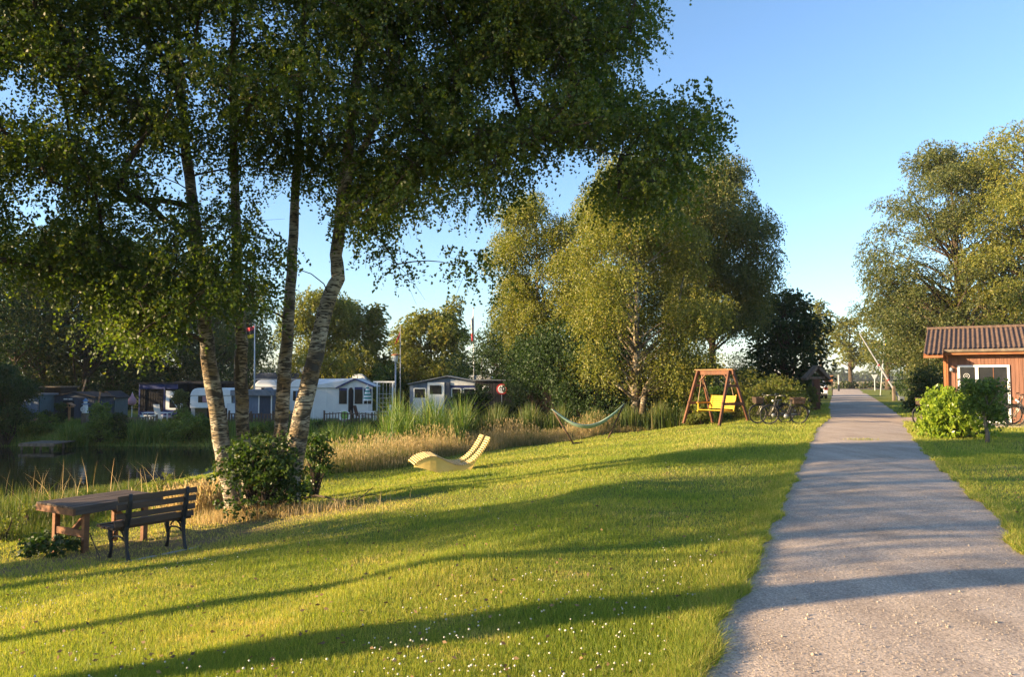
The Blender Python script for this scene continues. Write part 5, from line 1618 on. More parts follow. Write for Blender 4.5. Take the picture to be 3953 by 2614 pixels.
fp = thing('fence_stub', 'short grey picket stub at the foot of the gabled post', 'fence', tuple(p), radians(70))
for i in range(5):
    mb = MB(); mb.prism([(-.05 + i * .14, 0), (.04 + i * .14, 0), (.04 + i * .14, .62), (-.005 + i * .14, .70), (-.05 + i * .14, .62)], -.015, .015); mb.build('paling', 'oldwood', fp)
mb = MB(); mb.box(-.1, .65, .016, .045, .42, .50); mb.build('rail', 'oldwood', fp)


# ------------------------------------------------------------------ cars
def car(label, loc, rz, paint, van=False):
    c = thing('parked_car' if not van else 'parked_van', label, 'car' if not van else 'van', loc, rz, 'vehicles parked at the lane')
    if van: prof = [(-2.5, .35), (-2.5, 2.35), (-2.35, 2.5), (1.5, 2.5), (1.9, 1.6), (2.5, 1.3), (2.55, .35)]; Wd = 1.0; H1 = 1.5
    else: prof = [(-2.05, .30), (-2.12, .62), (-2.08, .92), (-1.98, 1.02), (-1.55, 1.36), (-1.1, 1.46), (0, 1.48), (.55, 1.36), (1.15, 1.0), (1.95, .82), (2.12, .6), (2.1, .30)]; Wd = .88; H1 = .95
    n = len(prof); vs = []
    for y in (-1, -.93, .93, 1):
        for x, z in prof:
            k = 1 if abs(y) < 1 else .97
            t = max(0, (z - H1) / .6) * (.17 if not van else .03)
            vs.append((x * (1 if abs(y) < 1 else .985), (Wd - t) * y, z if abs(y) < 1 else z * .985 + .01))
    fs = [tuple(range(n)), tuple(3 * n + i for i in range(n - 1, -1, -1))]
    for r in range(3):
        for i in range(n): fs.append((r * n + i, (r + 1) * n + i, (r + 1) * n + (i + 1) % n, r * n + (i + 1) % n))
    mb = MB(); mb.add(vs, fs); mb.build('body', paint, c, bevel=.04)
    # windows
    mb = MB()
    if van: mb.box(-2.52, -2.49, -.75, .75, 1.55, 2.1); mb.box(-1.9, -.3, -1.01, -.985, 1.5, 1.75)
    else:
        mb.add([(-1.99, -.62, 1.04), (-1.99, .62, 1.04), (-1.60, .54, 1.345), (-1.60, -.54, 1.345)], [(0, 1, 2, 3)])
        for i in range(4): pass
        for s in (-1, 1): mb.add([(-1.5, s * .865, 1.0), (.95, s * .865, 1.0), (.45, s * .765, 1.33), (-1.2, s * .765, 1.36)], [(0, 1, 2, 3)])
        for i, v_ in enumerate(mb.v): mb.v[i] = (v_[0] - (.03 if i < 4 else 0), v_[1] * 1.02, v_[2] + (.02 if i < 4 else 0))
    o = mb.build('windows', 'glass', c)
    for s in (-1, 1):
        mb = MB(); mb.box(-2.16 if not van else -2.53, -1.98 if not van else -2.44, s * .72 - .13, s * .72 + .13, .74 if not van else .9, .95 if not van else 1.25); mb.build('tail_light', 'taillight', c, bevel=.02)
        for x in (-1.28, 1.32):
            mb = MB(); mb.ring((x, s * (Wd - .08), .31), .22, .09, 'y', 24, 8); w_ = mb.build('wheel', 'black', c, smooth=True)
            mb = MB(); mb.lathe((0, 0, 0), [(.19, -.05), (.19, .05), (.08, .07)], 14)
            for i in range(len(mb.v)): a, b_, z = mb.v[i]; mb.v[i] = (a + x, z * s + s * (Wd - .05), b_ + .31)
            mb.build('rim', 'steel', w_)
    mb = MB(); mb.box(-2.165, -2.10, -.8, .8, .30, .46) if not van else mb.box(-2.56, -2.5, -.9, .9, .35, .55); mb.build('bumper', 'black' if not van else 'navy', c, bevel=.02)
    mb = MB(); mb.box(-2.15 if not van else -2.57, -2.118 if not van else -2.561, -.26, .26, .52 if not van else .6, .63 if not van else .71); mb.build('number_plate', 'white', c)
    return c


ra = math.atan(1 / .437)
car('white hatchback with red tail light parked at the lane edge', (on(3168, 60).x + .15, 62, 0), ra + .12, 'carwhite')
car('dark plum car parked between the gabled post and the white hatchback', (on(3128, 54).x, 56, 0), ra + .1, 'plum')
car('white van with a blue window band behind the gabled post', (on(3085, 66).x, 70, 0), ra + .15, 'carwhite', True)


# ------------------------------------------------------------------ campsite across the pond
MPP = 1 / F


def W_(px, d): return px * d / F


def zat(y, d): return P(1976, y, d).z


def building(name, label, cat, x0, x1, ytop, d, depth, wall, roof, kind='gable', yeave=None, base=None, over=.12, group=None, rz=0):
    """a small hut whose front spans photo columns x0..x1 at distance d"""
    xm = (x0 + x1) / 2
    b = on(xm, d); z0 = hz1(b.x, b.y + .5) if base is None else base
    b = Vector((b.x, d, z0))
    r = thing(name, label, cat, tuple(b), rz, group)
    hw = W_(x1 - x0, d) / 2; zt = zat(ytop, d) - z0; ze = (zat(yeave, d) - z0) if yeave else zt - .08
    mb = MB(); mb.box(-hw, hw, 0, depth, -.25, ze if kind != 'gable' else ze); mb.build('wall', wall, r)
    nb = int(hw * 2 / .16)
    mb = MB()
    for i in range(nb + 1): x = -hw + i * 2 * hw / nb; mb.box(x - .012, x + .012, -.012, -.001, -.2, ze - .01)
    mb.build('board_strip', wall, r)
    if kind == 'gable':
        mb = MB(); mb.prism([(-hw, ze + .001), (hw, ze + .001), (0, zt - .03)], -.002, depth, 'xz'); mb.build('gable', wall, r)
        mb = MB(); k = (zt - ze) / hw
        for s in (-1, 1): mb.prism([(0, zt + .04), (s * (hw + over), ze - over * k + .04), (s * (hw + over), ze - over * k - .02), (0, zt - .025)], -over, depth + over)
        mb.build('roof', roof, r)
    else:
        mb = MB(); mb.box(-hw - over, hw + over, -over * 1.5, depth + over, ze + .002, zt); mb.build('roof', roof, r)
    r['hw'] = hw; r['ze'] = ze; r['zt'] = zt
    return r


GC = 'sheds across the pond'
s1 = building('shed', 'narrow blue grey shed with a flat pale roof at the far left across the pond', 'shed', 88, 163, 1520, 47.5, 1.6, 'greenshed', 'greyroof', 'flat', 1526, group=GC)
mb = MB(); mb.box(-.45, .52, -.05, -.015, .0, 1.5); d_ = mb.build('door', 'bluegrey', s1)
mb = MB()
for x in (-.50, .55): mb.box(x - .03, x + .03, -.07, -.051, 0, 1.55)
mb.build('door_frame', 'greyroof', s1)
for i, (x, z) in enumerate(((-.22, 1.22), (.03, 1.30), (.25, 1.25), (.03, .98))):
    mb = MB(); mb.lathe((x, -.10, z), [(.02, 0), (.06, .02), (.06, .14), (.02, .17)], 8)
    o = mb.build('wall_pot', 'offwhite', None); o.matrix_world = s1.matrix_world.copy(); o.location = s1.location
    tag(o, ['small pale pot hung on the blue door, left one', 'small pale pot hung on the blue door, middle one', 'small pale pot hung on the blue door, right one', 'small pale pot hung lowest on the blue door'][i], 'pot', 'pots on the shed door')
s2 = building('shed', 'wide dark navy shed with a low gable and open doorway across the pond', 'shed', 210, 372, 1515, 49, 2.4, 'darkshed', 'darkroof', 'gable', 1533, group=GC)
mb = MB(); mb.box(-.68, .10, -.03, -.013, -.1, 1.22); mb.build('doorway', 'opening', s2)  # flat panel on the wall, coloured as the shade inside the doorway
mb = MB(); mb.bar((.10, -.14, 1.18), (-.05, -.10, -.1), .03, .5, (1, 0, 0)) if False else mb.box(.10, .42, -.06, -.031, -.1, 1.24); mb.build('door', 'darkshed', s2)
for x in (-.62, -.30):
    mb = MB(); mb.box(x, x + .25, -.05, -.02, 1.30, 1.38); mb.build('name_plate', 'offwhite', s2)
s3 = building('shed', 'small grey green gabled shed between the dark shed and the navy awning', 'shed', 386, 450, 1512, 52, 1.8, 'greenshed', 'darkroof', 'gable', 1533, group=GC)
s4 = building('shed', 'black open lean to behind the small blue grey shed', 'shed', 140, 240, 1492, 53, 2.0, 'opening', 'oldwood', 'flat', 1497, group=GC)  # solid box; the darkness of its inside is put into the wall colour
# butterfly ornament
o = thing('butterfly_ornament', 'white butterfly ornament on the black lean to wall', 'ornament', tuple(P(193, 1536, 50.5)), 0)
for s in (-1, 1):
    mb = MB(); mb.prism([(0, .0), (s * .10, .22), (s * .14, .16), (s * .07, .0), (s * .12, -.12), (s * .05, -.2)], -.01, .01); mb.build('wing', 'offwhite', o)
mb = MB(); mb.tube([(0, 0, -.14), (0, 0, .12)], .012, 5); mb.build('body', 'offwhite', o)
# navy awning with caravan
NB = building('caravan_awning', 'navy blue open awning with a long dark roof across the pond', 'awning', 548, 690, 1478, 49, 2.4, 'opening', 'darkroof', 'flat', 1483)  # solid block under the roof, coloured as the shade below it
hw, ze = NB['hw'], NB['ze']
mb = MB(); mb.box(-hw - .05, hw + .05, -.10, -.02, ze - .32, ze); mb.build('valance', 'navy', NB)
mb = MB(); mb.box(-hw, .35, -.08, -.02, .28, .52); mb.build('side_screen', 'navy', NB)
mb = MB(); mb.box(-hw, .35, -.085, -.02, -.1, .279); mb.build('lower_panel', 'white', NB)
for x in (-hw, .42): mb = MB(); mb.box(x - .04, x + .04, -.14, -.101, -.1, ze - .01); mb.build('post', 'navy', NB)
mb = MB(); mb.prism([(.52, .62), (.52, 1.88), (1.0, 1.82), (1.62, 1.64), (1.62, .62)], -.13, -.05); wp = mb.build('white_wall', 'white', NB)
mb = MB(); mb.box(.78, 1.35, -.15, -.131, .75, 1.4); mb.build('window', 'glass', wp)
mb = MB(); mb.prism([(.78, 1.4), (.86, 1.4), (1.35, .78), (1.28, .75)], -.165, -.151); mb.build('curtain', 'offwhite', wp)
mb = MB(); mb.box(.35, 1.62, -.12, -.05, -.1, .61); mb.build('skirt', 'navy', NB)
RB = building('carport', 'long low black roofed shelter right of the navy awning', 'shelter', 690, 880, 1472, 50.5, 2.2, 'opening', 'darkroof', 'flat', 1482)  # closed block; the shade under the roof is painted on its walls


def caravan(label, x0, x1, yt, yb, d, depth=2.1, wall='caravan', rz=0, windows=((.25, .5),), curtain=None):
    b = on((x0 + x1) / 2, d); z0 = zat(yb, d)
    r = thing('caravan', label, 'caravan', (b.x, d, z0), rz, 'caravans across the pond')
    hw = W_(x1 - x0, d) / 2; h = zat(yt, d) - z0
    rr = min(.45, h * .28)
    pr = [(-hw, .25), (-hw + .03, h - rr)]
    for k in range(5): a = pi - k * pi / 8; pr.append((-hw + .03 + rr + rr * cos(a), h - rr + rr * sin(a)))
    for k in range(5): a = pi / 2 - k * pi / 8; pr.append((hw - .03 - rr + rr * cos(a), h - rr + rr * sin(a)))
    pr += [(hw, .25)]
    mb = MB(); mb.prism(pr, 0, depth); mb.build('body', wall, r, bevel=.05)
    mb = MB(); mb.box(-hw + .01, hw - .01, -.012, -.001, h - rr - .08, h - rr - .02); mb.build('trim_strip', 'steel', r)
    for (a, b_) in windows:
        wx0 = -hw + a * 2 * hw; wx1 = -hw + b_ * 2 * hw
        mb = MB(); mb.box(wx0, wx1, -.02, -.004, h * .40, h * .68); w_ = mb.build('window', 'glass', r)
        if curtain:
            mb = MB(); mb.box(wx0 + .3 * (wx1 - wx0), wx1 - .02, -.03, -.021, h * .42, h * .66); mb.build('curtain', curtain, w_)
    mb = MB(); mb.ring((0, -.0 + .12, .28), .20, .08, 'y', 20, 6); mb.build('wheel', 'black', r)
    for s in (-1, 1):
        mb = MB(); mb.box(s * (hw - .175) - .125, s * (hw - .175) + .125, .1, depth - .1, -.3, .249); mb.build('support', 'steel', r)
    return r


caravan('small rounded white caravan with a pink curtain left of the birches', 738, 900, 1499, 1592, 46.5, 2.0, windows=((.2, .55),), curtain='pink')
caravan('white caravan roof showing behind the blue grey shed', 985, 1075, 1468, 1560, 53.5, 2.0, windows=((.3, .6),))
caravan('white caravan attached to the pale awning between the birch trunks', 1121, 1235, 1466, 1602, 48, 2.2, windows=((.12, .45),), curtain='plate')
caravan('dark roofed caravan far behind with a satellite dish', 985, 1190, 1440, 1540, 57, 2.0, 'darkshed', windows=((.3, .5),))
sd_ = thing('satellite_dish', 'small grey satellite dish above the rear caravan', 'dish', tuple(P(1172, 1440, 56.5)), 0)
mb = MB(); mb.lathe((0, 0, 0), [(.02, 0), (.16, .03), (.28, .10)], 14)
for i in range(len(mb.v)): x, y, z = mb.v[i]; mb.v[i] = (x, -z, y + .2)
mb.build('dish', 'steel', sd_); mb = MB(); mb.tube([(0, 0, -.5), (0, 0, .2)], .025, 5); mb.build('mast', 'steel', sd_)
# blue grey shed with double door
s5 = building('shed', 'blue grey board shed with a white framed double door between the birch trunks', 'shed', 905, 1058, 1506, 46.5, 2.2, 'bluegrey', 'greyroof', 'flat', 1528, group=GC)
zt5 = s5['zt']; ze5 = s5['ze']; hw5 = s5['hw']
mb = MB(); mb.prism([(.25, ze5), (hw5 + .12, ze5), (.85, zt5 + .14)], -.32, 1.0); mb.build('gable', 'greyroof', s5)
mb = MB(); mb.box(.42, 1.14, -.06, -.015, -.1, ze5 - .04); dd_ = mb.build('double_door', 'darkshed', s5)
for x in (.36, 1.14):
    mb = MB(); mb.box(x, x + .06, -.08, -.014, -.1, ze5 - .01); mb.build('door_post', 'white', s5)
# big pale awning: long side wall, gabled front on the right
aw = thing('caravan_awning', 'large pale grey caravan awning with a gabled windowed front', 'awning', tuple(on(1330, 47.5)), 0)
z0 = aw.location.z
def AX(px): return on(px, 47.5).x - aw.location.x
def AZ(py): return zat(py, 47.5) - z0
xs0, xs1, xe = AX(1165), AX(1306), AX(1440)
xr = (xs1 + xe) / 2
mb = MB(); mb.box(xs0, xs1, 0, 2.4, -.15, AZ(1497)); mb.build('side_wall', 'offwhite', aw)
for px in (1215, 1262):
    mb = MB(); mb.box(AX(px) - .015, AX(px) + .015, -.012, -.001, -.1, AZ(1499)); mb.build('seam', 'white', aw)
mb = MB()
mb.add([(xs0, -.05, AZ(1497)), (xs1 - .05, -.12, AZ(1497)), (xr, -.12, AZ(1462)), (xs0 + .1, 1.2, AZ(1463)), (xe + .1, -.12, AZ(1492)), (xe + .1, 2.4, AZ(1492)), (xr, 2.4, AZ(1462)), (xs0, 2.4, AZ(1470))],
       [(0, 1, 2, 3), (2, 4, 5, 6), (3, 2, 6, 7), (0, 3, 7)])
o = mb.build('roof', 'offwhite', aw); s_ = o.modifiers.new('thick', 'SOLIDIFY'); s_.thickness = .03
mb = MB(); mb.prism([(xs1, -.15), (xs1, AZ(1497)), (xr, AZ(1464)), (xe, AZ(1493)), (xe, -.15)], .0, .05); mb.build('front_wall', 'offwhite', aw)
for a, b_, y0, y1 in ((1312, 1342, 1501, 1560), (1372, 1402, 1497, 1560), (1408, 1436, 1503, 1560)):
    mb = MB(); mb.box(AX(a), AX(b_), -.03, -.002, AZ(y1), AZ(y0)); w_ = mb.build('window', 'glass', aw)
    mb = MB(); mb.box(AX(a), AX(b_), -.05, -.031, AZ(y0 + 7), AZ(y0 - 2)); mb.build('window_valance', 'navy', w_)
mb = MB(); mb.prism([(AX(1348), -.1), (AX(1348), AZ(1508)), (AX(1353), AZ(1497)), (AX(1362), AZ(1497)), (AX(1367), AZ(1508)), (AX(1367), -.1)], -.035, -.003); mb.build('doorway', 'opening', aw)  # flat panel with the shade of the awning inside as its colour
for a, b_ in (((xs1 - .1, -.13, AZ(1499)), (xr, -.13, AZ(1463))), ((xr, -.13, AZ(1463)), (xe + .12, -.13, AZ(1494)))):
    mb = MB(); mb.bar(a, b_, .03, .09); mb.build('edge_strip', 'navy', aw)
mb = MB(); mb.box(xs1 - .6, xe, -.06, -.036, -.12, .16); mb.build('ground_skirt', 'navy', aw)
tn = thing('peaked_tent', 'white peaked tent top rising behind the pale awning', 'tent', tuple(on(1387, 56)), 0)
zz = tn.location.z
for k in range(1):
    mb = MB(); h1, h2 = zat(1480, 56) - zz, zat(1444, 56) - zz
    mb.add([(-.95, -.9, h1), (.95, -.9, h1), (.95, .9, h1), (-.95, .9, h1), (-.25, -.2, h2), (.25, -.2, h2), (.25, .2, h2), (-.25, .2, h2)], [(0, 1, 5, 4), (1, 2, 6, 5), (2, 3, 7, 6), (3, 0, 4, 7), (4, 5, 6, 7)]); mb.build('canopy', 'white', tn)
    mb = MB()
    for sx in (-.9, .9):
        for sy in (-.85, .85): mb.tube([(sx, sy, 0), (sx, sy, h1)], .03, 5)
    mb.build('pole', 'steel', tn)
# blue awning caravan on the right
bd = 44.0
ba = thing('caravan_awning', 'blue and white caravan awning with a white front door, nearest the 60 sign', 'awning', tuple(on(1705, bd)), 0)
z0 = ba.location.z
def BX(px): return on(px, bd).x - ba.location.x
def BZ(py): return zat(py, bd) - z0
mb = MB(); mb.prism([(BX(1583), -.3), (BX(1583), BZ(1485)), (BX(1728), BZ(1457)), (BX(1838), BZ(1477)), (BX(1838), -.3)], 0, 2.6); mb.build('wall', 'bluegrey', ba)
mb = MB()
for a, b_ in (((BX(1577), BZ(1485)), (BX(1728), BZ(1454))), ((BX(1728), BZ(1454)), (BX(1842), BZ(1475)))):
    mb.prism([a, b_, (b_[0], b_[1] + .06), (a[0], a[1] + .06)], -.22, 3.0)
mb.build('roof', 'greyroof', ba)
mb = MB(); mb.prism([(BX(1740), BZ(1488)), (BX(1740), BZ(1468)), (BX(1742), BZ(1464)), (BX(1832), BZ(1481)), (BX(1832), BZ(1488))], -.03, -.002); mb.build('gable_panel', 'offwhite', ba)
mb = MB(); mb.box(BX(1740), BX(1834), -.04, -.003, BZ(1497), BZ(1489)); mb.build('blue_band', 'navy', ba)
mb = MB(); mb.box(BX(1652), BX(1717), -.10, -.02, -.3, BZ(1477)); dr = mb.build('door', 'white', ba, bevel=.01)
mb = MB(); mb.box(BX(1661), BX(1706), -.115, -.101, BZ(1522), BZ(1488)); mb.build('door_pane', 'glass', dr)
mb = MB(); mb.box(BX(1722), BX(1738), -.10, -.02, -.3, BZ(1476)); mb.build('door_post', 'darkshed', ba)
for a, b_, y0, y1 in ((1600, 1645, 1500, 1535), (1745, 1780, 1500, 1540), (1790, 1834, 1500, 1540)):
    mb = MB(); mb.box(BX(a), BX(b_), -.03, -.003, BZ(y1), BZ(y0)); w_ = mb.build('window', 'glass', ba)
    mb = MB()
    for x in (BX(a), BX(b_)): mb.box(x - .03, x + .03, -.05, -.031, BZ(y1), BZ(y0))
    mb.box(BX(a) + .031, BX(b_) - .031, -.05, -.031, BZ(y0) - .03, BZ(y0) + .03); mb.build('window_frame', 'white', w_)
mb = MB(); mb.box(BX(1596), BX(1648), -.04, -.003, -.2, BZ(1537)); mb.build('white_panel', 'offwhite', ba)
bb_ = building('shed', 'dark brown shed behind the bushes carrying the round 60 sign', 'shed', 1836, 1995, 1466, 43.5, 2.4, 'darkroof', 'greyroof', 'flat', 1470)
cr = caravan('pale caravan roof with a hatch above the dark brown shed', 1800, 1905, 1449, 1520, 47, 2.0, windows=((.4, .6),))
# 60 sign
p = P(1937, 1503, 43.2)
sg = thing('speed_sign', 'round white 60 speed limit sign with a red rim', 'sign', tuple(p), 0)
def disc(mb, r, y0, y1, n=28): mb.prism([(r * cos(2 * pi * i / n), r * sin(2 * pi * i / n)) for i in range(n)], y0, y1)
mb = MB(); disc(mb, .315, -.01, .012); mb.build('rim', 'red', sg)
mb = MB(); disc(mb, .235, -.016, -.0102); mb.build('face', 'white', sg)
mb = MB(); mb.tube([(0, .03, -1.3), (0, .03, .2)], .03, 6); mb.build('post', 'steel', sg)


def text_mesh(s, size, m, parent, loc, name='digits'):
    cu = bpy.data.curves.new(name, 'FONT'); cu.body = s; cu.size = size; cu.align_x = 'CENTER'; cu.align_y = 'CENTER'; cu.extrude = .004; cu.offset = .012
    to = bpy.data.objects.new(name, cu); COL.objects.link(to)
    dg = bpy.context.evaluated_depsgraph_get(); dg.update()
    me = bpy.data.meshes.new_from_object(to.evaluated_get(dg))
    bpy.data.objects.remove(to)
    me.materials.clear(); me.materials.append(M[m]); me.name = name
    o = bpy.data.objects.new(name, me); link(o, parent); o.location = loc; o.rotation_euler = (pi / 2, 0, 0)
    return o


text_mesh('60', .36, 'black', sg, (0, -.022, -.0))
wr = thing('wreath', 'white round wreath hanging left of the 60 sign', 'wreath', tuple(P(1876, 1502, 43.2)), 0)
for k in range(9):
    a = 2 * pi * k / 9; mb = MB(); mb.lathe((cos(a) * .16, 0, sin(a) * .16 - .04), [(.01, 0), (.055, .02), (.055, .06), (.01, .08)], 7); mb.build('flower', 'offwhite', wr)
mb = MB(); mb.ring((0, 0, 0), .16, .025, 'y', 20, 6); mb.build('ring', 'flaggreen', wr)
# lamp
lp_ = thing('street_lamp', 'grey mushroom lamp post standing between the awnings', 'lamp', tuple(on(1528, 46)), 0)
h_ = zat(1368, 46) - lp_.location.z
mb = MB(); mb.tube([(0, 0, -.1), (0, 0, h_ - .5)], [.05, .045], 8); mb.build('post', 'steel', lp_, smooth=True)
mb = MB(); mb.lathe((0, 0, h_ - .5), [(.07, 0), (.12, .08), (.17, .40), (.17, .42)], 14); mb.build('globe', 'white', lp_, smooth=True)
mb = MB(); mb.lathe((0, 0, h_ - .08), [(.17, 0), (.30, .02), (.24, .07), (.05, .10)], 16); mb.build('cap', 'terracotta', lp_, smooth=True)
# flags and poles
flagpole('white flagpole with a hanging red and yellow flag between the left birch trunks', 983, 1560, 983, 1255, 50, .06)
flag('small red, black and yellow flag on the leftmost flagpole', [(981, 1258), (981, 1302)], [(948, 1266), (951, 1306)], ['flagred', 'flagblack', 'flagyellow'], 49.95, 1.5)
flagpole('thin flagpole with a drooping red and yellow flag beside the lamp', 1546, 1570, 1545, 1262, 49, .03)
flag('drooping red and yellow flag beside the mushroom lamp', [(1543, 1282), (1543, 1318)], [(1522, 1330), (1536, 1322)], ['flagred', 'flagyellow'], 48.9, 1.5)
flagpole('tall white flagpole behind the blue caravan awning', 1830, 1560, 1828, 1192, 47, .05)
flag('limp white and red flag on the tall pole behind the blue awning', [(1826, 1212), (1826, 1318)], [(1817, 1240), (1820, 1312)], ['offwhite', 'offwhite', 'flagred'], 46.9, 1)
# parasols
def parasol(label, x, yt, yb, d, m, stripes=None, pole_b=None):
    p = on(x, d); z0 = p.z
    r = thing('parasol', label, 'parasol', tuple(p), 0, 'closed parasols')
    zt, zb = zat(yt, d) - z0, zat(yb, d) - z0
    mb = MB(); mb.tube([(0, 0, -.05), (0, 0, zt + .06)], .02, 6); mb.build('pole', 'white', r)
    n = 8
    k = 9
    for i in range(k):
        a = zb + (zt - zb) * i / k; b_ = zb + (zt - zb) * (i + 1) / k
        r0 = .26 * (1 - i / k) ** .75 + .02; r1 = .26 * max(0, 1 - (i + 1) / k) ** .75 + .02
        mb = MB(); mb.lathe((0, 0, 0), [(r0, a), (r1, b_ - .001)], 10)
        mb.build('canopy', m if not stripes or i % 2 else stripes, r) if stripes else None
    if not stripes:
        mb = MB(); mb.lathe((0, 0, 0), [(.10, zb), (.24, zb + .12), (.22, zb + .4), (.10, zt - .2), (.03, zt)], 12); mb.build('canopy', m, r, smooth=True)
    return r


parasol('closed turquoise and white striped parasol beside the awning front', 1421, 1488, 1547, 45.5, 'teal', 'white')
parasol('closed pink parasol in front of the navy awning', 517, 1518, 1566, 46.5, 'pink')
# table, chairs and garden things
def small_table(label, x, d, w_=.9, h=.72, m='white'):
    r = thing('garden_table', label, 'table', tuple(on(x, d)), 0)
    mb = MB(); mb.box(-w_ / 2, w_ / 2, -.35, .35, h - .03, h); mb.build('tabletop', m, r, bevel=.01)
    for sx in (-1, 1):
        for sy in (-1, 1): mb = MB(); mb.box(sx * (w_ / 2 - .06) - .025, sx * (w_ / 2 - .06) + .025, sy * .28 - .025, sy * .28 + .025, -.05, h - .031); mb.build('leg', m, r)
    return r


small_table('white garden table below the striped parasol', 1424, 45)
small_table('long low white table before the navy awning', 615, 45.5, 1.6, .62)


def chair(label, x, d, rz, m, back=.95):
    r = thing('garden_chair', label, 'chair', tuple(on(x, d)), rz, 'garden chairs')
    mb = MB(); mb.box(-.24, .24, -.24, .24, .41, .44); mb.build('seat', m, r, bevel=.01)
    mb = MB(); mb.bar((0, .24, .44), (0, .40, back + .1), .46, .03, (0, 1, 0)); mb.build('backrest', m, r)
    for sx in (-1, 1):
        for sy in (-1, 1): mb = MB(); mb.bar((sx * .22, sy * .22, .41), (sx * .26, sy * .27, -.03), .03, .03, (0, 1, 0)); mb.build('leg', m, r)
        mb = MB(); mb.box(sx * .25 - .02, sx * .25 + .02, -.22, .24, .62, .645); mb.build('armrest', m, r)
    return r


chair('red brown garden chair left of the white table', 1396, 45.2, radians(80), 'swing_wood')
chair('white high backed garden chair in front of the navy awning', 630, 44.6, radians(160), 'white', 1.05)
chair('white garden chair right of the white table near the trellis', 1490, 46.5, radians(-60), 'white')
chair('dark garden chair between the table and the trellis', 1455, 46, radians(-80), 'oldwood')
chair('pale striped deck chair between the two left birch trunks', 905, 45, radians(40), 'offwhite', 1.1)
# round float
fl_ = thing('float', 'round white and lime green float leaning on the fence', 'float', tuple(on(1333, 44.6, .0)), 0)
mb = MB(); disc(mb, .36, -.03, .03); [mb.v.__setitem__(i, (v[0], v[1], v[2] + .45)) for i, v in enumerate(mb.v)]; mb.build('disc', 'white', fl_, bevel=.01)
mb = MB(); disc(mb, .24, -.045, -.0305); [mb.v.__setitem__(i, (v[0] + .02, v[1], v[2] + .5)) for i, v in enumerate(mb.v)]; mb.build('centre', 'greenfloat', fl_)
# trellis arch
ta = thing('trellis', 'white trellis arch between the awning and the lamp', 'trellis', tuple(on(1488, 48)), 0)
mb = MB(); hh = zat(1478, 48) - ta.location.z
for x in (-.5, .5): mb.box(x - .05, x + .05, -.05, .05, -.1, hh)
mb.box(-.75, .65, -.06, .06, hh + .001, hh + .1); mb.build('arch_frame', 'white', ta)
mb = MB()
for i in range(6): mb.box(-.44, .44, -.01, .01, .3 + i * .28, .32 + i * .28)
for i in range(4): mb.box(-.35 + i * .22, -.33 + i * .22, -.021, -.0105, .2, hh - .05)
mb.build('lattice', 'offwhite', ta)
# lighthouse ornament, bird feeder
lh = thing('lighthouse_ornament', 'small blue and white lighthouse ornament on a wooden post by the far bank', 'ornament', tuple(on(338, 42)), 0)
z0 = lh.location.z
def LZ(y): return zat(y, 42) - z0
mb = MB(); mb.box(-.16, .16, -.14, .14, -.2, LZ(1596)); mb.build('base_post', 'oldwood', lh, bevel=.02)
mb = MB(); mb.lathe((0, 0, 0), [(.17, LZ(1595)), (.12, LZ(1565)), (.11, LZ(1563))], 12); mb.build('tower', 'white', lh)
mb = MB(); mb.lathe((0, 0, 0), [(.19, LZ(1562.5)), (.19, LZ(1559))], 12); mb.build('gallery', 'plate', lh)
mb = MB(); mb.lathe((0, 0, 0), [(.10, LZ(1558.5)), (.10, LZ(1550))], 8); mb.build('lantern', 'white', lh)
mb = MB(); mb.lathe((0, 0, 0), [(.16, LZ(1549.5)), (.02, LZ(1538))], 8); mb.build('roof', 'plate', lh)
mb = MB(); mb.ring((0, -.22, LZ(1580)), .12, .035, 'y', 18, 6); mb.build('life_ring', 'offwhite', lh)
bf = thing('bird_feeder', 'pale wooden bird feeder on a post before the dark shed', 'bird feeder', tuple(on(277, 44)), 0)
z0 = bf.location.z; zf = zat(1572, 44) - z0
mb = MB(); mb.box(-.05, .05, -.05, .05, -.1, zf - .02); mb.build('post', 'swing_light', bf)
mb = MB(); mb.box(-.2, .2, -.18, .18, zf - .019, zf + .02); mb.build('tray', 'swing_light', bf)
mb = MB()
for s in (-1, 1): mb.prism([(0, zf + .26), (s * .26, zf + .10), (s * .26, zf + .07), (0, zf + .22)], -.2, .2)
mb.build('roof', 'swing_light', bf)
mb = MB()
for x in (-.15, .15):
    for y in (-.13, .13): mb.box(x - .012, x + .012, y - .012, y + .012, zf + .021, zf + .12)
mb.build('support', 'swing_light', bf)
for i, (x0, y0, x1, y1, d, lb) in enumerate([(373, 1600, 388, 1512, 46, 'slim board leaning on the right end of the dark shed'), (318, 1514, 332, 1462, 51, 'slanting pale pole above the dark shed roof')]):
    b = P(x0, y0, d); t = P(x1, y1, d) - b
    q = thing('leaning_board', lb, 'board', tuple(b), 0); mb = MB(); mb.bar((0, 0, 0), t, .1, .03, (0, 1, 0)); mb.build('board', 'oldwood', q)
# jetty
jd = 36.2
jt = thing('jetty', 'small grey plank jetty on thin posts at the left far bank', 'jetty', tuple(P(165, 1712, jd)), 0)
mb = MB()
for i in range(9): mb.box(-.87 + i * .195, -.69 + i * .195, -.45, 1.3, -.02, .03)
mb.build('deck', 'oldwood', jt)
mb = MB(); mb.box(-.87, .87, -.47, -.451, -.12, .02); mb.build('edge_board', 'oldwood', jt)
for x, y in ((-.78, -.35), (-.6, .3), (.1, -.3), (.25, .2), (.68, -.35), (.7, .5)):
    mb = MB(); mb.tube([(x, y, -1.0), (x, y, -.021)], .05, 7); mb.build('post', 'oldwood', jt)


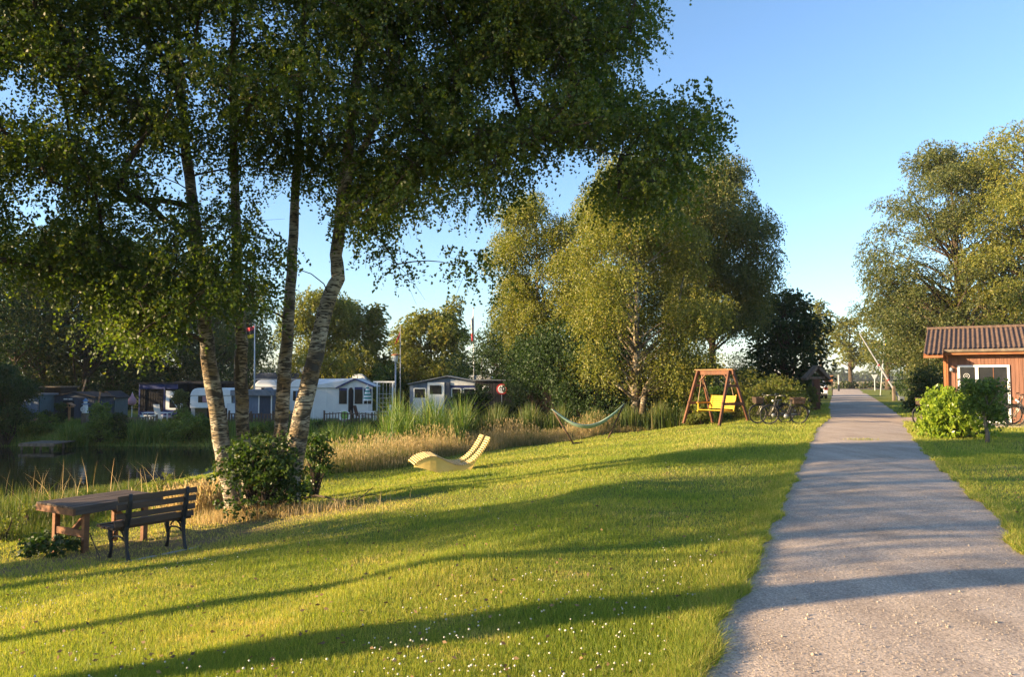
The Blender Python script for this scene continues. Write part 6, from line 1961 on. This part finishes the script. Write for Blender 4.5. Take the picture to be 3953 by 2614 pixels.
# fences: palings on two rails
def fence(label, x0, x1, d0, d1, h, m, gap=.16, pw=.08, posts=3, wob=.05):
    a = on(x0, d0); b = on(x1, d1)
    f = thing('picket_fence', label, 'fence', tuple(a), 0, 'picket fences of the campsite')
    L_ = (b - a).length; n = int(L_ / gap)
    n = min(n, 98)
    dx = (b - a)
    def gp(t):
        q = a + dx * t; q.z = hz1(q.x, q.y); return q - a
    for i in range(n + 1):
        t = i / n; q = gp(t); hh = h * random.uniform(1 - wob * 2, 1 + wob)
        mb = MB(); mb.box(q.x - pw / 2, q.x + pw / 2, q.y - .045, q.y - .022, q.z - .03, q.z + hh); mb.build('paling', m, f)
    mb = MB()
    for z in (h * .35, h * .88):
        pts = [gp(i / 10) + Vector((0, 0, z + random.uniform(-.02, .03))) for i in range(11)]
        for p0_, p1_ in zip(pts[:-1], pts[1:]): mb.bar(p0_, p1_, .035, .055)
    mb.build('rail', m, f)
    for i in range(posts):
        q = gp(i / max(1, posts - 1)); mb = MB(); mb.tube([(q.x, q.y + .06, q.z - .1), (q.x, q.y + .06, q.z + h * 1.15)], .055, 7); mb.build('post', m, f)
    return f


fence('dark rustic picket fence between the birch trunks', 890, 1142, 43.2, 43.0, .72, 'paling', .17, .09, 4)
fence('dark rustic picket fence below the awning, right of the birches', 1255, 1565, 43, 42.6, .74, 'paling', .17, .05, 4)
fence('low whitish picket fence before the navy awning', 350, 612, 43.5, 43.5, .5, 'oldwood', .15, .10, 3)
fence('short whitish picket fence below the blue grey shed', 112, 208, 43, 42.5, .42, 'oldwood', .15, .10, 2)


# ------------------------------------------------------------------ thin evening haze round the whole place
hm_ = bpy.data.materials.new('haze air'); hm_.use_nodes = True
hn = hm_.node_tree; hn.nodes.clear()
ho = hn.nodes.new('ShaderNodeOutputMaterial'); pv = hn.nodes.new('ShaderNodeVolumePrincipled')
pv.inputs['Color'].default_value = (.82, .90, 1.0, 1); pv.inputs['Density'].default_value = .00020; pv.inputs['Anisotropy'].default_value = .0
hn.links.new(pv.outputs[0], ho.inputs['Volume'])
mb = MB(); mb.box(-1900, 2300, -320, 3100, -4, 30)
M['haze'] = hm_
tag(mb.build('haze', 'haze'), 'faint bluish evening haze in the air', 'haze', kind='stuff')
